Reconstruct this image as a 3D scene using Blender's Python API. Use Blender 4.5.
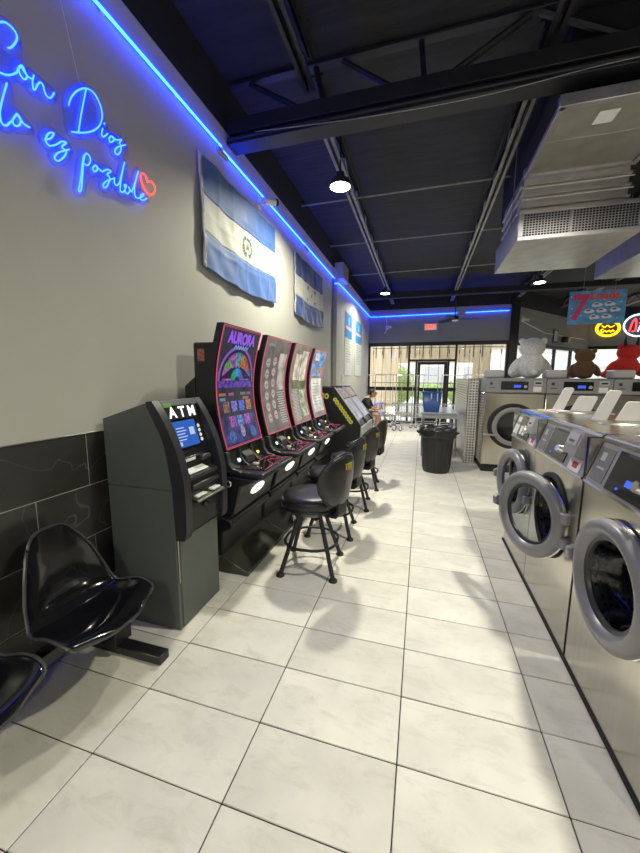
import bpy, bmesh, math, random
from mathutils import Vector, Matrix, Euler
random.seed(7)
for o in list(bpy.data.objects): bpy.data.objects.remove(o)
SC = bpy.context.scene
COL = SC.collection
PI = math.pi

# ------------------------------------------------------------------ camera
cam_d = bpy.data.cameras.new('camera'); cam = bpy.data.objects.new('camera', cam_d); COL.objects.link(cam)
cam_d.sensor_fit = 'HORIZONTAL'; cam_d.sensor_width = 36.0; cam_d.lens = 36.0*346.665/640
cam_d.clip_start = 0.02; cam_d.clip_end = 200
_R = (0.96014895, 0.2794206, 0.00617502); _U = (-0.04471726, 0.1317737, 0.9902707); _F = (-0.27588832, 0.9510835, -0.13901731)
cam.matrix_world = Matrix(((_R[0], _U[0], -_F[0], 0), (_R[1], _U[1], -_F[1], 0), (_R[2], _U[2], -_F[2], 1.5), (0, 0, 0, 1)))
SC.camera = cam
# ------------------------------------------------------------------ world, exposure
wd = bpy.data.worlds.new('sky'); SC.world = wd; wd.use_nodes = True
bg = wd.node_tree.nodes['Background']; bg.inputs[0].default_value = (0.93, 0.97, 1.0, 1); bg.inputs[1].default_value = 3.2
vs = SC.view_settings
vs.view_transform = 'Standard'; vs.look = 'None'; vs.gamma = 1.0; vs.exposure = 0.0; vs.use_curve_mapping = False
LAMP_W = 85.0

# ------------------------------------------------------------------ materials
MATS = {}
def mat(name, col, rough=.5, metal=0., emit=None, es=0., var=0., scale=8., bump=0., bscale=60., coat=0., rnd=0., spec=.5, stretch=None, sheen=0.):
    if name in MATS: return MATS[name]
    m = bpy.data.materials.new(name); m.use_nodes = True; nt = m.node_tree; N = nt.nodes; L = nt.links
    b = N['Principled BSDF']
    b.inputs['Base Color'].default_value = (*col, 1); b.inputs['Roughness'].default_value = rough
    b.inputs['Metallic'].default_value = metal; b.inputs['Coat Weight'].default_value = coat
    b.inputs['Specular IOR Level'].default_value = spec
    if sheen: b.inputs['Sheen Weight'].default_value = sheen
    tc = N.new('ShaderNodeTexCoord')
    vec = tc.outputs['Object']
    if stretch:
        mp = N.new('ShaderNodeMapping'); mp.inputs['Scale'].default_value = stretch
        L.new(vec, mp.inputs[0]); vec = mp.outputs[0]
    if var or rnd:
        no = N.new('ShaderNodeTexNoise'); no.inputs['Scale'].default_value = scale; no.inputs['Detail'].default_value = 5
        L.new(vec, no.inputs['Vector'])
        mr = N.new('ShaderNodeMapRange'); mr.inputs[1].default_value = .3; mr.inputs[2].default_value = .7
        mr.inputs[3].default_value = 1-var; mr.inputs[4].default_value = 1+var
        L.new(no.outputs['Fac'], mr.inputs[0]); fac = mr.outputs[0]
        if rnd:
            oi = N.new('ShaderNodeObjectInfo'); m2 = N.new('ShaderNodeMapRange')
            m2.inputs[3].default_value = 1-rnd; m2.inputs[4].default_value = 1+rnd
            L.new(oi.outputs['Random'], m2.inputs[0])
            mu = N.new('ShaderNodeMath'); mu.operation = 'MULTIPLY'; L.new(fac, mu.inputs[0]); L.new(m2.outputs[0], mu.inputs[1]); fac = mu.outputs[0]
        vm = N.new('ShaderNodeVectorMath'); vm.operation = 'SCALE'; vm.inputs[0].default_value = col
        L.new(fac, vm.inputs['Scale']); L.new(vm.outputs[0], b.inputs['Base Color'])
    if bump:
        n2 = N.new('ShaderNodeTexNoise'); n2.inputs['Scale'].default_value = bscale; n2.inputs['Detail'].default_value = 4
        L.new(vec, n2.inputs['Vector'])
        bp = N.new('ShaderNodeBump'); bp.inputs['Strength'].default_value = bump; bp.inputs['Distance'].default_value = .01
        L.new(n2.outputs['Fac'], bp.inputs['Height']); L.new(bp.outputs[0], b.inputs['Normal'])
    if emit:
        b.inputs['Emission Color'].default_value = (*emit, 1); b.inputs['Emission Strength'].default_value = es
    MATS[name] = m
    return m
def glass(name, tint=(1, 1, 1), refl=.06, rough=.02, halo=0.):
    m = bpy.data.materials.new(name); m.use_nodes = True; nt = m.node_tree; N = nt.nodes; L = nt.links
    N.remove(N['Principled BSDF']); out = N['Material Output']
    t = N.new('ShaderNodeBsdfTransparent'); t.inputs[0].default_value = (*tint, 1)
    g = N.new('ShaderNodeBsdfGlossy'); g.inputs['Roughness'].default_value = rough
    lw = N.new('ShaderNodeLayerWeight'); lw.inputs[0].default_value = .5
    pw = N.new('ShaderNodeMath'); pw.operation = 'POWER'; pw.inputs[1].default_value = 4; L.new(lw.outputs['Facing'], pw.inputs[0])
    f = N.new('ShaderNodeMapRange'); f.inputs[3].default_value = refl; f.inputs[4].default_value = .75; L.new(pw.outputs[0], f.inputs[0])
    mx = N.new('ShaderNodeMixShader'); L.new(f.outputs[0], mx.inputs[0]); L.new(t.outputs[0], mx.inputs[1]); L.new(g.outputs[0], mx.inputs[2])
    sh = mx.outputs[0]
    if halo:
        df = N.new('ShaderNodeBsdfDiffuse'); df.inputs[0].default_value = (.30, .42, .9, 1); m2 = N.new('ShaderNodeMixShader'); m2.inputs[0].default_value = halo  # blue diffuse share stands in for neon glow
        L.new(sh, m2.inputs[1]); L.new(df.outputs[0], m2.inputs[2]); sh = m2.outputs[0]
    L.new(sh, out.inputs[0]); MATS[name] = m; return m
def marble():
    m = mat('black_marble', (.036, .035, .034), .3, var=.35, scale=3, rnd=.15); nt = m.node_tree; N = nt.nodes; L = nt.links; b = N['Principled BSDF']
    src = b.inputs['Base Color'].links[0].from_socket
    tc = N.new('ShaderNodeTexCoord'); oi = N.new('ShaderNodeObjectInfo')
    ad = N.new('ShaderNodeVectorMath'); ad.operation = 'ADD'
    sc = N.new('ShaderNodeVectorMath'); sc.operation = 'SCALE'; sc.inputs[0].default_value = (3.1, 5.7, 9.3)
    L.new(oi.outputs['Random'], sc.inputs['Scale']); L.new(tc.outputs['Object'], ad.inputs[0]); L.new(sc.outputs[0], ad.inputs[1])
    n = N.new('ShaderNodeTexNoise'); n.inputs['Scale'].default_value = 2.4; n.inputs['Detail'].default_value = 3; n.inputs['Distortion'].default_value = .6
    L.new(ad.outputs[0], n.inputs['Vector'])
    s = N.new('ShaderNodeMath'); s.operation = 'SUBTRACT'; s.inputs[1].default_value = .5; L.new(n.outputs['Fac'], s.inputs[0])
    a = N.new('ShaderNodeMath'); a.operation = 'ABSOLUTE'; L.new(s.outputs[0], a.inputs[0])
    mr = N.new('ShaderNodeMapRange'); mr.inputs[1].default_value = 0; mr.inputs[2].default_value = .006; mr.inputs[3].default_value = .55; mr.inputs[4].default_value = 0
    L.new(a.outputs[0], mr.inputs[0])
    mx = N.new('ShaderNodeMix'); mx.data_type = 'RGBA'; L.new(mr.outputs[0], mx.inputs['Factor']); L.new(src, mx.inputs['A']); mx.inputs['B'].default_value = (.17, .16, .145, 1)
    L.new(mx.outputs['Result'], b.inputs['Base Color'])
    return m
def floor_tile_mat():
    m = mat('porcelain_tile', (.64, .615, .565), .5, var=.10, scale=3.5, rnd=.045, spec=.3); nt = m.node_tree; N = nt.nodes; L = nt.links; b = N['Principled BSDF']
    src = b.inputs['Base Color'].links[0].from_socket
    tc = N.new('ShaderNodeTexCoord'); oi = N.new('ShaderNodeObjectInfo')
    sc = N.new('ShaderNodeVectorMath'); sc.operation = 'SCALE'; sc.inputs[0].default_value = (13.1, 5.7, 9.3); L.new(oi.outputs['Random'], sc.inputs['Scale'])
    ad = N.new('ShaderNodeVectorMath'); ad.operation = 'ADD'; L.new(tc.outputs['Object'], ad.inputs[0]); L.new(sc.outputs[0], ad.inputs[1])
    mp = N.new('ShaderNodeMapping'); mp.inputs['Scale'].default_value = (1, 2.4, 1); L.new(ad.outputs[0], mp.inputs[0])
    n = N.new('ShaderNodeTexNoise'); n.inputs['Scale'].default_value = 6; n.inputs['Detail'].default_value = 9; n.inputs['Roughness'].default_value = .7; n.inputs['Distortion'].default_value = .8
    L.new(mp.outputs[0], n.inputs['Vector'])
    mr = N.new('ShaderNodeMapRange'); mr.inputs[1].default_value = .50; mr.inputs[2].default_value = .75; mr.inputs[3].default_value = 0; mr.inputs[4].default_value = .55
    L.new(n.outputs['Fac'], mr.inputs[0])
    mx = N.new('ShaderNodeMix'); mx.data_type = 'RGBA'; L.new(mr.outputs[0], mx.inputs['Factor']); L.new(src, mx.inputs['A']); mx.inputs['B'].default_value = (.42, .385, .335, 1)
    L.new(mx.outputs['Result'], b.inputs['Base Color'])
    return m
def diamond_plate():
    m = mat('diamond_plate', (.62, .62, .62), .32, 1.0); nt = m.node_tree; N = nt.nodes; L = nt.links; b = N['Principled BSDF']
    tc = N.new('ShaderNodeTexCoord'); v = N.new('ShaderNodeTexVoronoi'); v.inputs['Scale'].default_value = 21; v.inputs['Randomness'].default_value = 0.0
    L.new(tc.outputs['Object'], v.inputs['Vector'])
    bp = N.new('ShaderNodeBump'); bp.inputs['Strength'].default_value = .9; bp.inputs['Distance'].default_value = .01
    r = N.new('ShaderNodeMapRange'); r.inputs[1].default_value = .28; r.inputs[2].default_value = .42; r.inputs[3].default_value = .22; r.inputs[4].default_value = .78
    L.new(v.outputs['Distance'], r.inputs[0]); cb = N.new('ShaderNodeCombineColor')
    for k in range(3): L.new(r.outputs[0], cb.inputs[k])
    L.new(cb.outputs[0], b.inputs['Base Color'])
    L.new(v.outputs['Distance'], bp.inputs['Height']); L.new(bp.outputs[0], b.inputs['Normal'])
    return m
M_FLOOR = floor_tile_mat(); M_MARBLE = marble(); M_DIAMOND = diamond_plate()
M_GROUT = mat('grout', (.035, .032, .03), .9, var=.2)
M_WALL = mat('grey_wall_paint', (.47, .46, .43), .62, var=.03, scale=2, bump=.08, bscale=180)
M_WALL2 = mat('shaded_header_grey', (.23, .235, .245), .62, var=.03, scale=2, bump=.08, bscale=180)  # darker grey puts the backlit shade of these walls into the colour
M_BLACKP = mat('black_ceiling_paint', (.010, .010, .012), .7, var=.6, scale=5, bump=1.0, bscale=9, stretch=(.35, 2.2, 1))
M_BLACKW = mat('flat_black_paint', (.010, .010, .012), .8, var=.2, bump=.1)
M_STEELB = mat('black_steel', (.015, .015, .017), .5, .1, var=.2)
M_STEELG = mat('grey_steel', (.30, .295, .27), .5, .6, var=.2)
M_GALV = mat('galvanised_sheet', (.50, .49, .43), .42, .85, var=.12, scale=7)
M_GALVE = mat('galvanised_flange', (.50, .48, .52), .38, .85, var=.1)
M_SS = mat('stainless_steel', (.56, .535, .475), .22, 1.0, var=.05, scale=30, stretch=(1, 1, .05))
M_SSD = mat('stainless_dark', (.42, .41, .40), .3, 1.0, var=.05)
M_CHROME = mat('chrome', (.8, .8, .8), .12, 1.0)
M_BLKPL = mat('black_plastic', (.012, .012, .013), .35, var=.2)
M_GLOSSB = mat('glossy_black_plastic', (.006, .006, .008), .13, coat=.4)
M_DGREY = mat('dark_grey_plastic', (.035, .035, .04), .4, var=.1)
M_ATMG = mat('atm_grey_paint', (.085, .095, .09), .45, var=.05, bump=.05, bscale=300)
M_GREY = mat('grey_plastic', (.27, .26, .275), .38, var=.04)
M_LGREY = mat('light_grey_plastic', (.42, .41, .42), .4, var=.04)
M_WHITEP = mat('white_plastic', (.72, .72, .70), .4)
M_VINYL = mat('black_vinyl', (.014, .013, .016), .33, bump=.12, bscale=220, coat=.15)
M_RUBBER = mat('rubber', (.010, .010, .010), .7)
M_FRAME = mat('bronze_frame', (.016, .014, .014), .45, .2)
M_GLASS = glass('window_glass', (.97, .985, .98))
M_DGLASS = glass('drum_glass', (.62, .66, .70))
M_ACRYL = glass('acrylic_neon_halo', (.96, .97, 1.0), halo=.24)  # neon halo put into the clear backing as a blue diffuse share
M_PAPER = mat('paper', (.72, .72, .72), .7, var=.05, scale=40)
M_BLUE = mat('led_blue', (.05, .1, .3), .4, emit=(.005, .034, 1.0), es=38)
M_NEONB = mat('neon_blue', (.05, .1, .3), .4, emit=(.008, .045, 1.0), es=17)
M_NEONR = mat('neon_red', (.3, .02, .02), .4, emit=(1.0, .06, .05), es=3)
M_NEONY = mat('neon_yellow', (.4, .3, .02), .4, emit=(1.0, .62, .02), es=2.2)
M_NEONW = mat('neon_white', (.4, .4, .5), .4, emit=(.75, .85, 1.0), es=2.0)
M_PINK = mat('pink_led', (.3, .02, .08), .4, emit=(1.0, .14, .24), es=.6)
M_LAMP = mat('lamp_diffuser', (.9, .9, .85), .5, emit=(1.0, .95, .75), es=20)

# ------------------------------------------------------------------ mesh helpers
class MB:
    def __init__(s): s.v = []; s.f = []
    def add(s, vs, fs, M=None):
        k = len(s.v)
        s.v += [tuple(M @ Vector(v)) if M else tuple(v) for v in vs]
        s.f += [tuple(i+k for i in f) for f in fs]; return s
    def box(s, c, d, b=0., M=None, seg=1):
        bm = bmesh.new(); bmesh.ops.create_cube(bm, size=1)
        for v in bm.verts: v.co = Vector((v.co.x*d[0], v.co.y*d[1], v.co.z*d[2]))
        if b > 0: bmesh.ops.bevel(bm, geom=bm.edges[:], offset=min(b, .45*min(d)), segments=seg, affect='EDGES', profile=.5)
        bm.verts.index_update()
        vs = [tuple(v.co+Vector(c)) for v in bm.verts]; fs = [tuple(v.index for v in f.verts) for f in bm.faces]; bm.free()
        return s.add(vs, fs, M)
    def span(s, a, b, bev=0., M=None, seg=1):
        return s.box([(a[i]+b[i])/2 for i in range(3)], [abs(b[i]-a[i]) for i in range(3)], bev, M, seg)
    def tube(s, path, r, n=8, closed=False, caps=True):
        P = [Vector(p) for p in path]; k = len(P); rs = r if isinstance(r, (list, tuple)) else [r]*k
        T = []
        for i in range(k):
            if closed: t = P[(i+1) % k]-P[i-1]
            else: t = P[min(i+1, k-1)]-P[max(i-1, 0)]
            T.append(t.normalized() if t.length > 1e-9 else Vector((0, 0, 1)))
        ref = Vector((0, 0, 1)) if abs(T[0].z) < .9 else Vector((1, 0, 0))
        nrm = T[0].cross(ref).normalized(); vs = []
        for i in range(k):
            if i: 
                nrm = nrm - T[i]*nrm.dot(T[i]); nrm = nrm.normalized() if nrm.length > 1e-6 else T[i].orthogonal().normalized()
            bi = T[i].cross(nrm)
            for j in range(n):
                a = 2*PI*j/n; vs.append(P[i]+(nrm*math.cos(a)+bi*math.sin(a))*rs[i])
        fs = []
        for i in range(k if closed else k-1):
            for j in range(n):
                a = i*n+j; b2 = i*n+(j+1) % n; c = ((i+1) % k)*n+(j+1) % n; d = ((i+1) % k)*n+j; fs.append((a, b2, c, d))
        if not closed and caps: fs.append(tuple(range(n))[::-1]); fs.append(tuple((k-1)*n+j for j in range(n)))
        return s.add(vs, fs)
    def cyl(s, a, b, r, r2=None, n=20): return s.tube([a, b], [r, r if r2 is None else r2], n)
    def lathe(s, prof, c=(0, 0, 0), n=28, M=None, cap=True):      # prof: (r, z)
        vs = []; fs = []; k = len(prof)
        for r, z in prof:
            for j in range(n): a = 2*PI*j/n; vs.append((c[0]+r*math.cos(a), c[1]+r*math.sin(a), c[2]+z))
        for i in range(k-1):
            for j in range(n): fs.append((i*n+j, i*n+(j+1) % n, (i+1)*n+(j+1) % n, (i+1)*n+j))
        if cap:
            if prof[0][0] > 1e-4: fs.append(tuple(range(n))[::-1])
            if prof[-1][0] > 1e-4: fs.append(tuple((k-1)*n+j for j in range(n)))
        return s.add(vs, fs, M)
    def prism(s, poly, a0, a1, ax='y', M=None):
        n = len(poly)
        def P(u, w, a): return {'y': (u, a, w), 'x': (a, u, w), 'z': (u, w, a)}[ax]
        vs = [P(u, w, a0) for u, w in poly]+[P(u, w, a1) for u, w in poly]
        fs = [tuple(range(n)), tuple(range(2*n-1, n-1, -1))]+[(i, i+n, (i+1) % n+n, (i+1) % n) for i in range(n)]
        return s.add(vs, fs, M)
    def grid(s, f, nu, nv):
        vs = [f(i/nu, j/nv) for j in range(nv+1) for i in range(nu+1)]
        fs = [(j*(nu+1)+i, j*(nu+1)+i+1, (j+1)*(nu+1)+i+1, (j+1)*(nu+1)+i) for j in range(nv) for i in range(nu)]
        return s.add(vs, fs)
    def ell(s, c, r, n=16, m=10, M=None):
        vs = [(c[0], c[1], c[2]+r[2])]; fs = []
        for i in range(1, m):
            t = PI*i/m
            for j in range(n): a = 2*PI*j/n; vs.append((c[0]+r[0]*math.sin(t)*math.cos(a), c[1]+r[1]*math.sin(t)*math.sin(a), c[2]+r[2]*math.cos(t)))
        vs.append((c[0], c[1], c[2]-r[2])); e = len(vs)-1
        for j in range(n): fs.append((0, 1+j, 1+(j+1) % n)); fs.append((e, 1+(m-2)*n+(j+1) % n, 1+(m-2)*n+j))
        for i in range(m-2):
            for j in range(n): fs.append((1+i*n+j, 1+(i+1)*n+j, 1+(i+1)*n+(j+1) % n, 1+i*n+(j+1) % n))
        return s.add(vs, fs, M)
    def build(s, name, m, parent=None, ang=40, solid=0., sub=0, bev=0., recalc=True):
        me = bpy.data.meshes.new(name); me.from_pydata(s.v, [], s.f)
        if recalc:
            bm = bmesh.new(); bm.from_mesh(me); bmesh.ops.recalc_face_normals(bm, faces=bm.faces); bm.to_mesh(me); bm.free()
        me.polygons.foreach_set('use_smooth', [True]*len(me.polygons))
        me.set_sharp_from_angle(angle=math.radians(ang))
        me.materials.append(m)
        o = bpy.data.objects.new(name, me); COL.objects.link(o)
        if parent: o.parent = parent
        if solid: md = o.modifiers.new('solid', 'SOLIDIFY'); md.thickness = solid; md.offset = 0
        if sub: md = o.modifiers.new('sub', 'SUBSURF'); md.levels = sub; md.render_levels = sub
        if bev: md = o.modifiers.new('bev', 'BEVEL'); md.width = bev; md.segments = 2; md.limit_method = 'ANGLE'
        return o
def tag(o, label=None, cat=None, group=None, kind=None):
    if label: o['label'] = label
    if cat: o['category'] = cat
    if group: o['group'] = group
    if kind: o['kind'] = kind
    return o
def empty(name, loc=(0, 0, 0), rz=0., label=None, cat=None, group=None, kind=None):
    o = bpy.data.objects.new(name, None); o.empty_display_size = .1; COL.objects.link(o); o.location = loc; o.rotation_euler = (0, 0, rz)
    return tag(o, label, cat, group, kind)
def copy_tree(o, parent=None):
    c = o.copy(); COL.objects.link(c); c.parent = parent
    for ch in list(o.children): copy_tree(ch, c)
    return c
def spline(pts, k=6, closed=False):
    P = [Vector(p) for p in pts]; n = len(P); out = []
    rng = n if closed else n-1
    for i in range(rng):
        p0 = P[(i-1) % n] if closed or i > 0 else P[0]; p1 = P[i]; p2 = P[(i+1) % n]; p3 = P[(i+2) % n] if closed or i+2 < n else P[-1]
        for j in range(k):
            t = j/k
            out.append(.5*((2*p1)+(p2-p0)*t+(2*p0-5*p1+4*p2-p3)*t*t+(3*p1-p0-3*p2+p3)*t**3))
    if not closed: out.append(P[-1])
    return out
def text2d(body, size, extrude=.001, shear=0., bold=0.):
    cu = bpy.data.curves.new('lettering', 'FONT'); cu.body = body; cu.size = size; cu.align_x = 'CENTER'; cu.align_y = 'CENTER'
    cu.extrude = extrude; cu.shear = shear; cu.offset = bold; cu.resolution_u = 3
    o = bpy.data.objects.new('lettering', cu); COL.objects.link(o)
    dg = bpy.context.evaluated_depsgraph_get(); me = o.evaluated_get(dg).to_mesh()
    vs = [tuple(v.co) for v in me.vertices]; fs = [tuple(p.vertices) for p in me.polygons]
    o.evaluated_get(dg).to_mesh_clear(); bpy.data.objects.remove(o); bpy.data.curves.remove(cu)
    return vs, fs
def text(name, body, size, m, parent, f, extrude=.001, shear=0., bold=0.):
    vs, fs = text2d(body, size, extrude, shear, bold)
    return MB().add([f(*v) for v in vs], fs).build(name, m, parent, recalc=False)
# ================================================================== THE SETTING
WX = -1.82            # left wall face
BW = 11.8             # storefront plane
WX2 = -1.745          # bumped-out far part of the left wall
DECK = 4.14
TW, TD, TX0, TY0 = .5888, .30595, -1.7938, 1.2041
floor = tag(MB().prism([(-2.0, -3.6), (9.6, -3.6), (9.6, 16.05), (6.0, 16.05), (2.62, 11.95), (-2.0, 11.95)], -.2, -.005, 'z').build('floor', M_GROUT), kind='structure')
tb = MB(); g = .0045
tb.box((0, 0, -.012), (TW-g, TD-g, .024), .0025)
t0 = None
def place_tile(i, j):
    global t0
    x = TX0+(i+.5)*TW; y = TY0+(j+.5)*TD
    if t0 is None: t0 = tb.build('tile', M_FLOOR, floor); o = t0
    else: o = t0.copy(); COL.objects.link(o); o.parent = floor
    o.location = (x, y, random.uniform(-.0006, .0004))
for i in range(5):
    for j in range(-5, 34):
        if j == 33 and False: continue
        place_tile(i, j)
rest = MB()
for i in range(-1, 19):
    for j in range(-15, 48):
        if 0 <= i < 5 and -5 <= j < 34: continue
        x = TX0+(i+.5)*TW; y = TY0+(j+.5)*TD
        x0, x1 = max(x-TW/2+g/2, WX), x+TW/2-g/2; y1 = y+TD/2-g/2
        if x1-x0 < .01: continue
        if y > 11.7 and x < 2.6 or y > 11.9+(x-2.8)*1.2: continue
        rest.span((x0, y-TD/2+g/2, -.024), (x1, y1, 0))
tag(rest.build('tile_field', M_FLOOR, floor), kind='stuff')

wl = tag(MB().span((WX-.15, -3.6, 0), (WX, 7.2, 3.72)).build('wall_left', M_WALL), kind='structure')
# dark marble wall tiles, running bond
rows = [(.0, .27), (.27, .574), (.574, .878), (.878, 1.18)]
cache = {}
for k, (z0, z1) in enumerate(rows[::-1]):
    off = [1.495-.61*9, 1.197-.61*9, 1.495-.61*9+.005, 1.197-.61*9][k]
    for n in range(0, 17):
        y0 = off+.61*n; y1 = y0+.607
        if y1 < -3.5 or y0 > 5.5: continue
        key = k
        if key not in cache: cache[key] = MB().span((-.0, -.3025, z0+.0025), (.006, .3025, z1-.0025), .0015).build('wall_tile', M_MARBLE, wl); o = cache[key]
        else: o = cache[key].copy(); COL.objects.link(o); o.parent = wl
        o.location = (WX-.002, (y0+y1)/2, 0)
tag(MB().span((WX-.001, -3.5, 1.178), (WX+.008, 5.9, 1.184), .001).build('trim_1', M_SSD), kind='structure')
tag(MB().span((WX-.15, -3.6, 3.72), (WX, 11.95, DECK+.1)).build('wall_left_upper', M_BLACKW), kind='structure')
tag(MB().span((WX-.15, 7.2, 0), (WX2, 11.95, 3.72)).build('wall_left_far', M_WALL), kind='structure')
tag(MB().span((WX2-.001, 8.3, .86), (WX2+.02, BW, .94), .004).build('trim_2', M_WALL), kind='structure')
tag(MB().span((WX2, 7.25, 0), (WX2+.012, BW, .1), .003).build('baseboard_left', M_BLKPL), kind='structure')
tag(MB().prism([(-2.0, -3.6), (9.6, -3.6), (9.6, 16.05), (6.0, 16.05), (2.62, 11.95), (-2.0, 11.95)], DECK, DECK+.12, 'z').build('ceiling', M_BLACKP), kind='structure')
tag(MB().span((-2.0, -3.75, 0), (9.6, -3.6, DECK+.1)).build('wall_rear', M_WALL), kind='structure')
tag(MB().span((9.45, -3.6, 0), (9.6, 16.2, DECK+.1)).build('wall_right', M_WALL), kind='structure')
# header walls
tag(MB().span((WX-.1, BW, 2.64), (2.62, BW+.15, 3.69)).build('wall_back', M_WALL2), kind='structure')
tag(MB().span((WX-.1, BW-.01, 3.69), (2.62, BW+.16, DECK+.1)).build('wall_back_upper', M_BLACKW), kind='structure')
A0 = Vector((2.64, 11.8, 0)); A1 = Vector((6.05, 15.9, 0)); AD = (A1-A0).normalized(); AN = Vector((AD.y, -AD.x, 0)); AL = (A1-A0).length
AM = Matrix(((AD.x, -AN.x, 0, A0.x), (AD.y, -AN.y, 0, A0.y), (0, 0, 1, 0), (0, 0, 0, 1)))   # local x along the wall, y outwards
tag(MB().span((0, 0, 2.6), (AL, .15, 3.62), M=AM).build('wall_angled', M_WALL2), kind='structure')
tag(MB().span((0, -.005, 3.62), (AL, .15, DECK+.1), M=AM).build('wall_angled_upper', M_BLACKW), kind='structure')
tag(MB().span((6.0, 15.9, 2.75), (9.6, 16.05, 3.72)).build('wall_far', M_WALL2), kind='structure')
tag(MB().span((6.0, 15.9, 3.72), (9.6, 16.05, DECK+.1)).build('wall_far_upper', M_BLACKW), kind='structure')
tag(MB().span((2.46, BW-.1, 0), (2.68, BW+.2, DECK), .01).build('column', M_FRAME), kind='structure')

# storefront glazing
def glazing(name, x0, x1, z1, bars, rails, M=None, skip=None, short=()):
    w = empty(name, kind='structure')
    d0, d1 = -.03, .07
    MB().span((x0, d0, z1-.11), (x1, d1, z1), .004, M).build('window_head', M_FRAME, w)
    MB().span((x0, d0, 0), (x1, d1, .1), .004, M).build('window_sill', M_FRAME, w)
    for b in bars: MB().span((b-.03, d0, .1), (b+.03, d1, z1-.11), .004, M).build('mullion', M_FRAME, w)
    for (a, b, z0, z2) in rails: MB().span((a, d0+.005, z0), (b, d1-.005, z2), .004, M).build('rail', M_FRAME, w)
    for b in short: MB().span((b-.03, d0, .1), (b+.03, d1, 2.05), .004, M).build('mullion', M_FRAME, w)
    xs = sorted(bars)
    for a, b in zip(xs[:-1], xs[1:]):
        z0 = .1
        for (ra, rb, r0, r1) in sorted(rails, key=lambda t: t[2]):
            if ra <= a+.05 and rb >= b-.05:
                if not (skip and skip(a, b, z0)): MB().span((a+.03, .012, z0), (b-.03, .02, r0), 0, M).build('pane', M_GLASS, w)
                z0 = r1
        MB().span((a+.03, .012, z0), (b-.03, .02, z1-.11), 0, M).build('pane', M_GLASS, w)
    return w
MBK = Matrix.Translation((0, BW, 0))
glazing('window_1', WX2, 2.46, 2.65, [WX2+.03, -.43, 1.0, 2.43], [(WX2, -.43, 1.1, 1.22), (1.0, 2.46, 1.1, 1.22), (-.43, 1.0, 2.04, 2.11)], MBK, skip=lambda a, b, z: a > -.5 and b < 1.1 and z < 2, short=(-.19, .79))
w1 = bpy.data.objects['window_1']
for a, b in ((-.43, -.19), (.79, 1.0)):
    MB().span((a+.03, .012, .1), (b-.03, .02, 1.1), 0, MBK).build('pane', M_GLASS, w1); MB().span((a+.03, .012, 1.22), (b-.03, .02, 2.04), 0, MBK).build('pane', M_GLASS, w1)
    MB().span((a, -.025, 1.1), (b, .065, 1.22), .004, MBK).build('rail', M_FRAME, w1)
d1 = empty('door_1', (0, BW, 0), kind='structure')
for a, b in ((-.155, -.06), (.66, .755)): MB().span((a, -.02, .02), (b, .04, 2.03), .004).build('door_stile', M_FRAME, d1)
MB().span((-.06, -.02, 1.94), (.66, .04, 2.03), .004).build('door_rail', M_FRAME, d1)
MB().span((-.06, -.02, .02), (.66, .04, .24), .004).build('door_rail', M_FRAME, d1)
MB().span((-.06, -.02, 1.08), (.66, .04, 1.2), .004).build('door_rail', M_FRAME, d1)
MB().span((-.06, .008, .24), (.66, .014, 1.08)).build('pane', M_GLASS, d1)
MB().span((-.06, .008, 1.2), (.66, .014, 1.94)).build('pane', M_GLASS, d1)
MB().tube([(-.02, -.02, 1.05), (-.02, -.075, 1.05), (.62, -.075, 1.05), (.62, -.02, 1.05)], .012, 8).build('push_bar', M_CHROME, d1)
glazing('window_2', 0, AL, 2.62, [.03, 1.3, 2.6, 3.9, AL-.03], [(0, AL, 1.1, 1.2)], AM)
glazing('window_3', 6.05, 9.5, 2.75, [6.08, 7.2, 8.3, 9.45], [(6.05, 9.5, 1.1, 1.2)], Matrix.Translation((0, 15.9, 0)))

# outside: forecourt, boarded canopy wall, hedge, far pale building, bars
M_CONC = mat('outdoor_concrete', (.55, .54, .50), .8, var=.1, bump=.1)
M_BOARD = mat('tan_board', (.70, .55, .36), .6, var=.14, scale=4, rnd=.12, stretch=(3, 3, .3))
M_LEAF = mat('hedge_leaf', (.30, .40, .13), .6, var=.4, scale=14)
tag(MB().span((-20, BW+.16, -.2), (30, 60, -.03)).build('ground', M_CONC), kind='structure')
cw = empty('boarded_porch', (0, 14.2, 0), label='tan vertical-board porch front outside the storefront glass', cat='porch')
b0 = None
x = -4.2; k = 0
while x < 2.2:
    w = .30; low = (x < -.95) or (x > 1.6)
    z0 = 0.0 if low else 2.1
    MB().span((x+.006, 0, z0), (x+w-.006, .035, 3.2), .004).build('board', M_BOARD, cw)
    MB().span((x-.012, -.03, 2.3), (x+.012, 0, 3.15), .003).build('batten', M_FRAME, cw)
    x += w; k += 1
MB().span((-4.2, .04, 2.1), (2.4, .12, 3.25), .01).build('fascia', M_BOARD, cw)
MB().span((-4.2, .12, 3.2), (2.4, .4, 3.3), .01).build('roof_edge', M_WHITEP, cw)
gb = empty('window_grille', (0, BW+.32, 0), label='thin dark vertical security bars just outside the storefront glass', cat='grille')
for q in range(14):
    xx = WX2+.12+q*.305
    MB().cyl((xx, 0, .02), (xx, 0, 2.6), .006, n=8).build('bar', M_FRAME, gb)
    MB().span((xx-.014, -.014, 2.3), (xx+.014, .014, 2.42), .003).build('clip', M_FRAME, gb)
for zz in (.25, 1.35, 2.5): MB().cyl((WX2+.1, 0, zz), (2.4, 0, zz), .010, n=8).build('cross_bar', M_FRAME, gb)
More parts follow.
